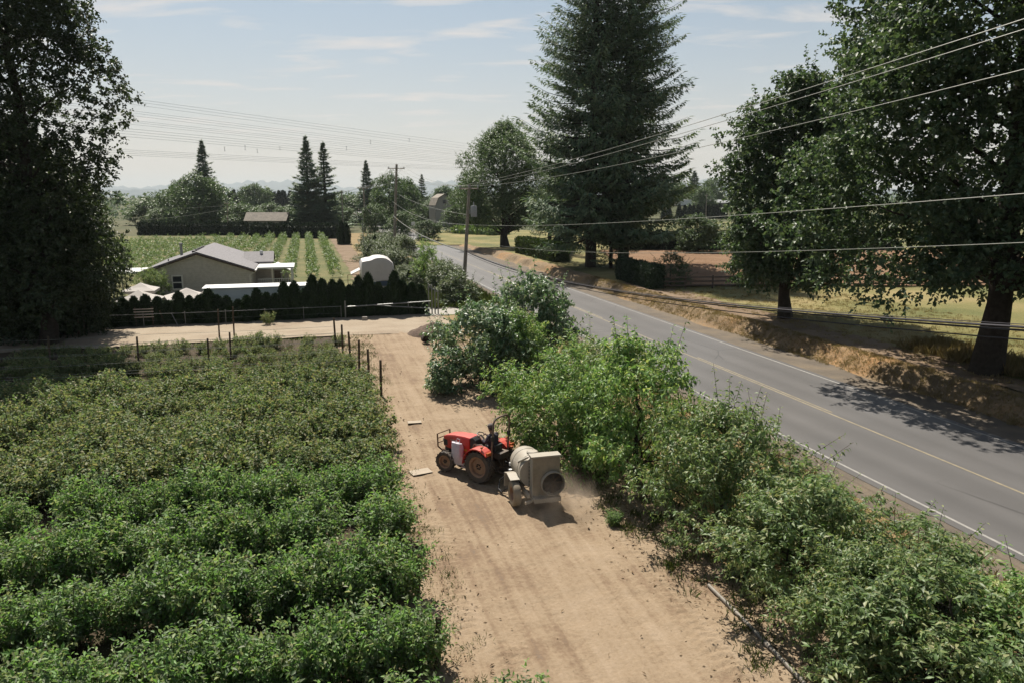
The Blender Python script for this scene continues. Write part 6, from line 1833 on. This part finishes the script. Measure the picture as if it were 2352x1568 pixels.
# fallen leaves and straw along the lane edges
k = 5200
nn = np.where(rng.uniform(0, 1, k) < 0.75, 9.3 + rng.gamma(2.0, 0.5, k) * -1 + 1.0, 2.3 + rng.gamma(1.6, 0.35, k)); ss = rng.uniform(9, 52, k)
P = np.stack([nn, ss, np.full(k, 0.055)], 1)
a_ = rng.uniform(0, 6.28, k)
V, T = leaf_cards(P, np.stack([np.cos(a_), np.sin(a_), rng.normal(0, 0.15, k)], 1), UP + rng.normal(0, 0.35, (k, 3)), rng.uniform(0.05, 0.15, k), rng.uniform(0.012, 0.05, k))
link('leaf_litter', arr_mesh('leaf_litter', V, T, [M['litter']]), None, (0, 0, 0), RD, kind='stuff', label='dry leaf litter and straw along the lane edges', category='litter')

# grass and weeds: ground cover
def blades(rng, n, s, z, h, w, mat, name, label, lean=0.35, per=1):
    k = len(n)
    P = np.stack([n, s, z], 1)
    d = np.stack([rng.normal(0, lean, k), rng.normal(0, lean, k), np.ones(k)], 1)
    nr = rng.normal(0, 1, (k, 3)); nr[:, 2] = 0.2
    V, T = leaf_cards(P, d, nr, h * rng.uniform(0.5, 1.3, k), w * rng.uniform(0.7, 1.3, k), 0.1, rng.uniform(0.0, 0.3, (k, 1)))
    return link(name, arr_mesh(name, V, T, [mat]), None, (0, 0, 0), RD, kind='stuff', label=label, category='grass')


rng = rs(240)


def tufts(rng, k, n0, n1, s0, s1, per, spread):
    cn, cs = rng.uniform(n0, n1, k), rng.uniform(s0, s1, k)
    n = (cn[:, None] + rng.normal(0, spread, (k, per))).ravel(); s = (cs[:, None] + rng.normal(0, spread, (k, per))).ravel()
    return n, s


n, s = tufts(rng, 1500, 12.0, 17.3, 9, 60, 22, 0.10)
blades(rng, n, s, np.zeros_like(n) + 0.02, 0.24, 0.018, M['dry_blade'], 'verge_grass', 'dry straw-coloured grass on the near road verge')
n, s = tufts(rng, 500, 8.6, 11.5, 9, 56, 24, 0.12)
blades(rng, n, s, np.zeros_like(n) + 0.03, 0.22, 0.016, M['green_blade'], 'lane_grass', 'patchy green and dry grass under the fruit trees', 0.5)
n, s = tufts(rng, 420, 1.9, 3.3, 9, 50, 14, 0.12)
blades(rng, n, s, np.zeros_like(n) + 0.03, 0.13, 0.014, M['green_blade'], 'field_edge_grass', 'sparse weeds along the edge of the berry field', 0.6)
n, s = tufts(rng, 900, 9.2, 17.0, 64, 84, 24, 0.16)
blades(rng, n, s, np.zeros_like(n) + 0.02, 0.55, 0.035, M['green_blade'], 'roadside_grass', 'long green grass beside the utility pole', 0.4)
n, s = tufts(rng, 2600, 29.3, 31.3, 14, 78, 14, 0.10)
z = bank_h(n[None], s[None])[0]
blades(rng, n, s, z, 0.17, 0.016, M['dry_blade'], 'bank_grass', 'dry grass and stubble on the roadside bank', 0.6)
n, s = tufts(rng, 2600, 32.5, 48, 14, 66, 16, 0.14)
z = bank_h(n[None], s[None])[0]
blades(rng, n, s, z, 0.16, 0.018, M['dry_blade'], 'lawn_grass', 'thin dry grass on the lawn under the big trees', 0.5)
n, s = tufts(rng, 260, 34.3, 37.5, 20, 36, 40, 0.30)
z = bank_h(n[None], s[None])[0]
blades(rng, n, s, z, 0.6, 0.02, M['dry_blade'], 'tall_grass', 'tall seeding grass around the largest oak trunk', 0.35)
n, s = tufts(rng, 900, -12, 4.0, 38, 53, 10, 0.12)
blades(rng, n, s, np.zeros_like(n), 0.22, 0.02, M['green_blade'], 'field_weeds', 'low green weeds between the young berry rows', 0.6)

# ------------------------------------------------------------------ air
haze_m = bpy.data.materials.new('haze_air'); haze_m.use_nodes = True
hn, hl = haze_m.node_tree.nodes, haze_m.node_tree.links
hn.remove(hn['Principled BSDF'])
pv = hn.new('ShaderNodeVolumePrincipled')
pv.inputs['Color'].default_value = (0.55, 0.60, 0.64, 1)
pv.inputs['Density'].default_value = 0.00009
pv.inputs['Anisotropy'].default_value = 0.25
hl.new(pv.outputs[0], hn['Material Output'].inputs['Volume'])
MB().box((0, 5900, 161), (30000, 19000, 330)).build('haze', haze_m, None, kind='stuff', label='pale blue summer haze over the whole country', category='haze')

# dust thrown up round the sprayer wheels
dm = bpy.data.materials.new('dust_air'); dm.use_nodes = True
N, L = dm.node_tree.nodes, dm.node_tree.links
N.remove(N['Principled BSDF'])
vol = N.new('ShaderNodeVolumePrincipled'); vol.inputs['Color'].default_value = (0.62, 0.52, 0.42, 1)
t = N.new('ShaderNodeTexCoord'); nz = N.new('ShaderNodeTexNoise'); nz.inputs['Scale'].default_value = 1.6; nz.inputs['Detail'].default_value = 3
L.new(t.outputs['Object'], nz.inputs['Vector'])
ln = N.new('ShaderNodeVectorMath'); ln.operation = 'LENGTH'
sc_n = N.new('ShaderNodeMapping'); sc_n.inputs['Scale'].default_value = (1 / 1.7, 1 / 1.5, 1 / 1.15)
L.new(t.outputs['Object'], sc_n.inputs[0]); L.new(sc_n.outputs[0], ln.inputs[0])
fo = N.new('ShaderNodeMapRange'); fo.inputs[1].default_value = 0.15; fo.inputs[2].default_value = 0.95; fo.inputs[3].default_value = 1.0; fo.inputs[4].default_value = 0.0; fo.interpolation_type = 'SMOOTHSTEP'
L.new(ln.outputs['Value'], fo.inputs[0])
nr_ = N.new('ShaderNodeMapRange'); nr_.inputs[1].default_value = 0.35; nr_.inputs[2].default_value = 0.75; nr_.inputs[4].default_value = 1.25
L.new(nz.outputs[0], nr_.inputs[0])
mu_ = N.new('ShaderNodeMath'); mu_.operation = 'MULTIPLY'; L.new(fo.outputs[0], mu_.inputs[0]); L.new(nr_.outputs[0], mu_.inputs[1])
L.new(mu_.outputs[0], vol.inputs['Density']); L.new(vol.outputs[0], N['Material Output'].inputs['Volume'])
Vv, Ff = [], []
for j in range(9):
    ph_ = math.pi * j / 8
    for k in range(16):
        a = 2 * math.pi * k / 16
        Vv.append((1.7 * math.sin(ph_) * math.cos(a), 1.5 * math.sin(ph_) * math.sin(a), max(-0.30, 1.15 * math.cos(ph_))))
for j in range(8):
    for k in range(16):
        Ff.append((j * 16 + k, (j + 1) * 16 + k, (j + 1) * 16 + (k + 1) % 16, j * 16 + (k + 1) % 16))
mb = MB(); mb.add(Vv, Ff)
mb.build('dust', dm, None, loc=W(7.3, 20.8, 0.36), rz=RD, kind='stuff', label='thin tan dust swirling behind the sprayer wheels', category='dust')
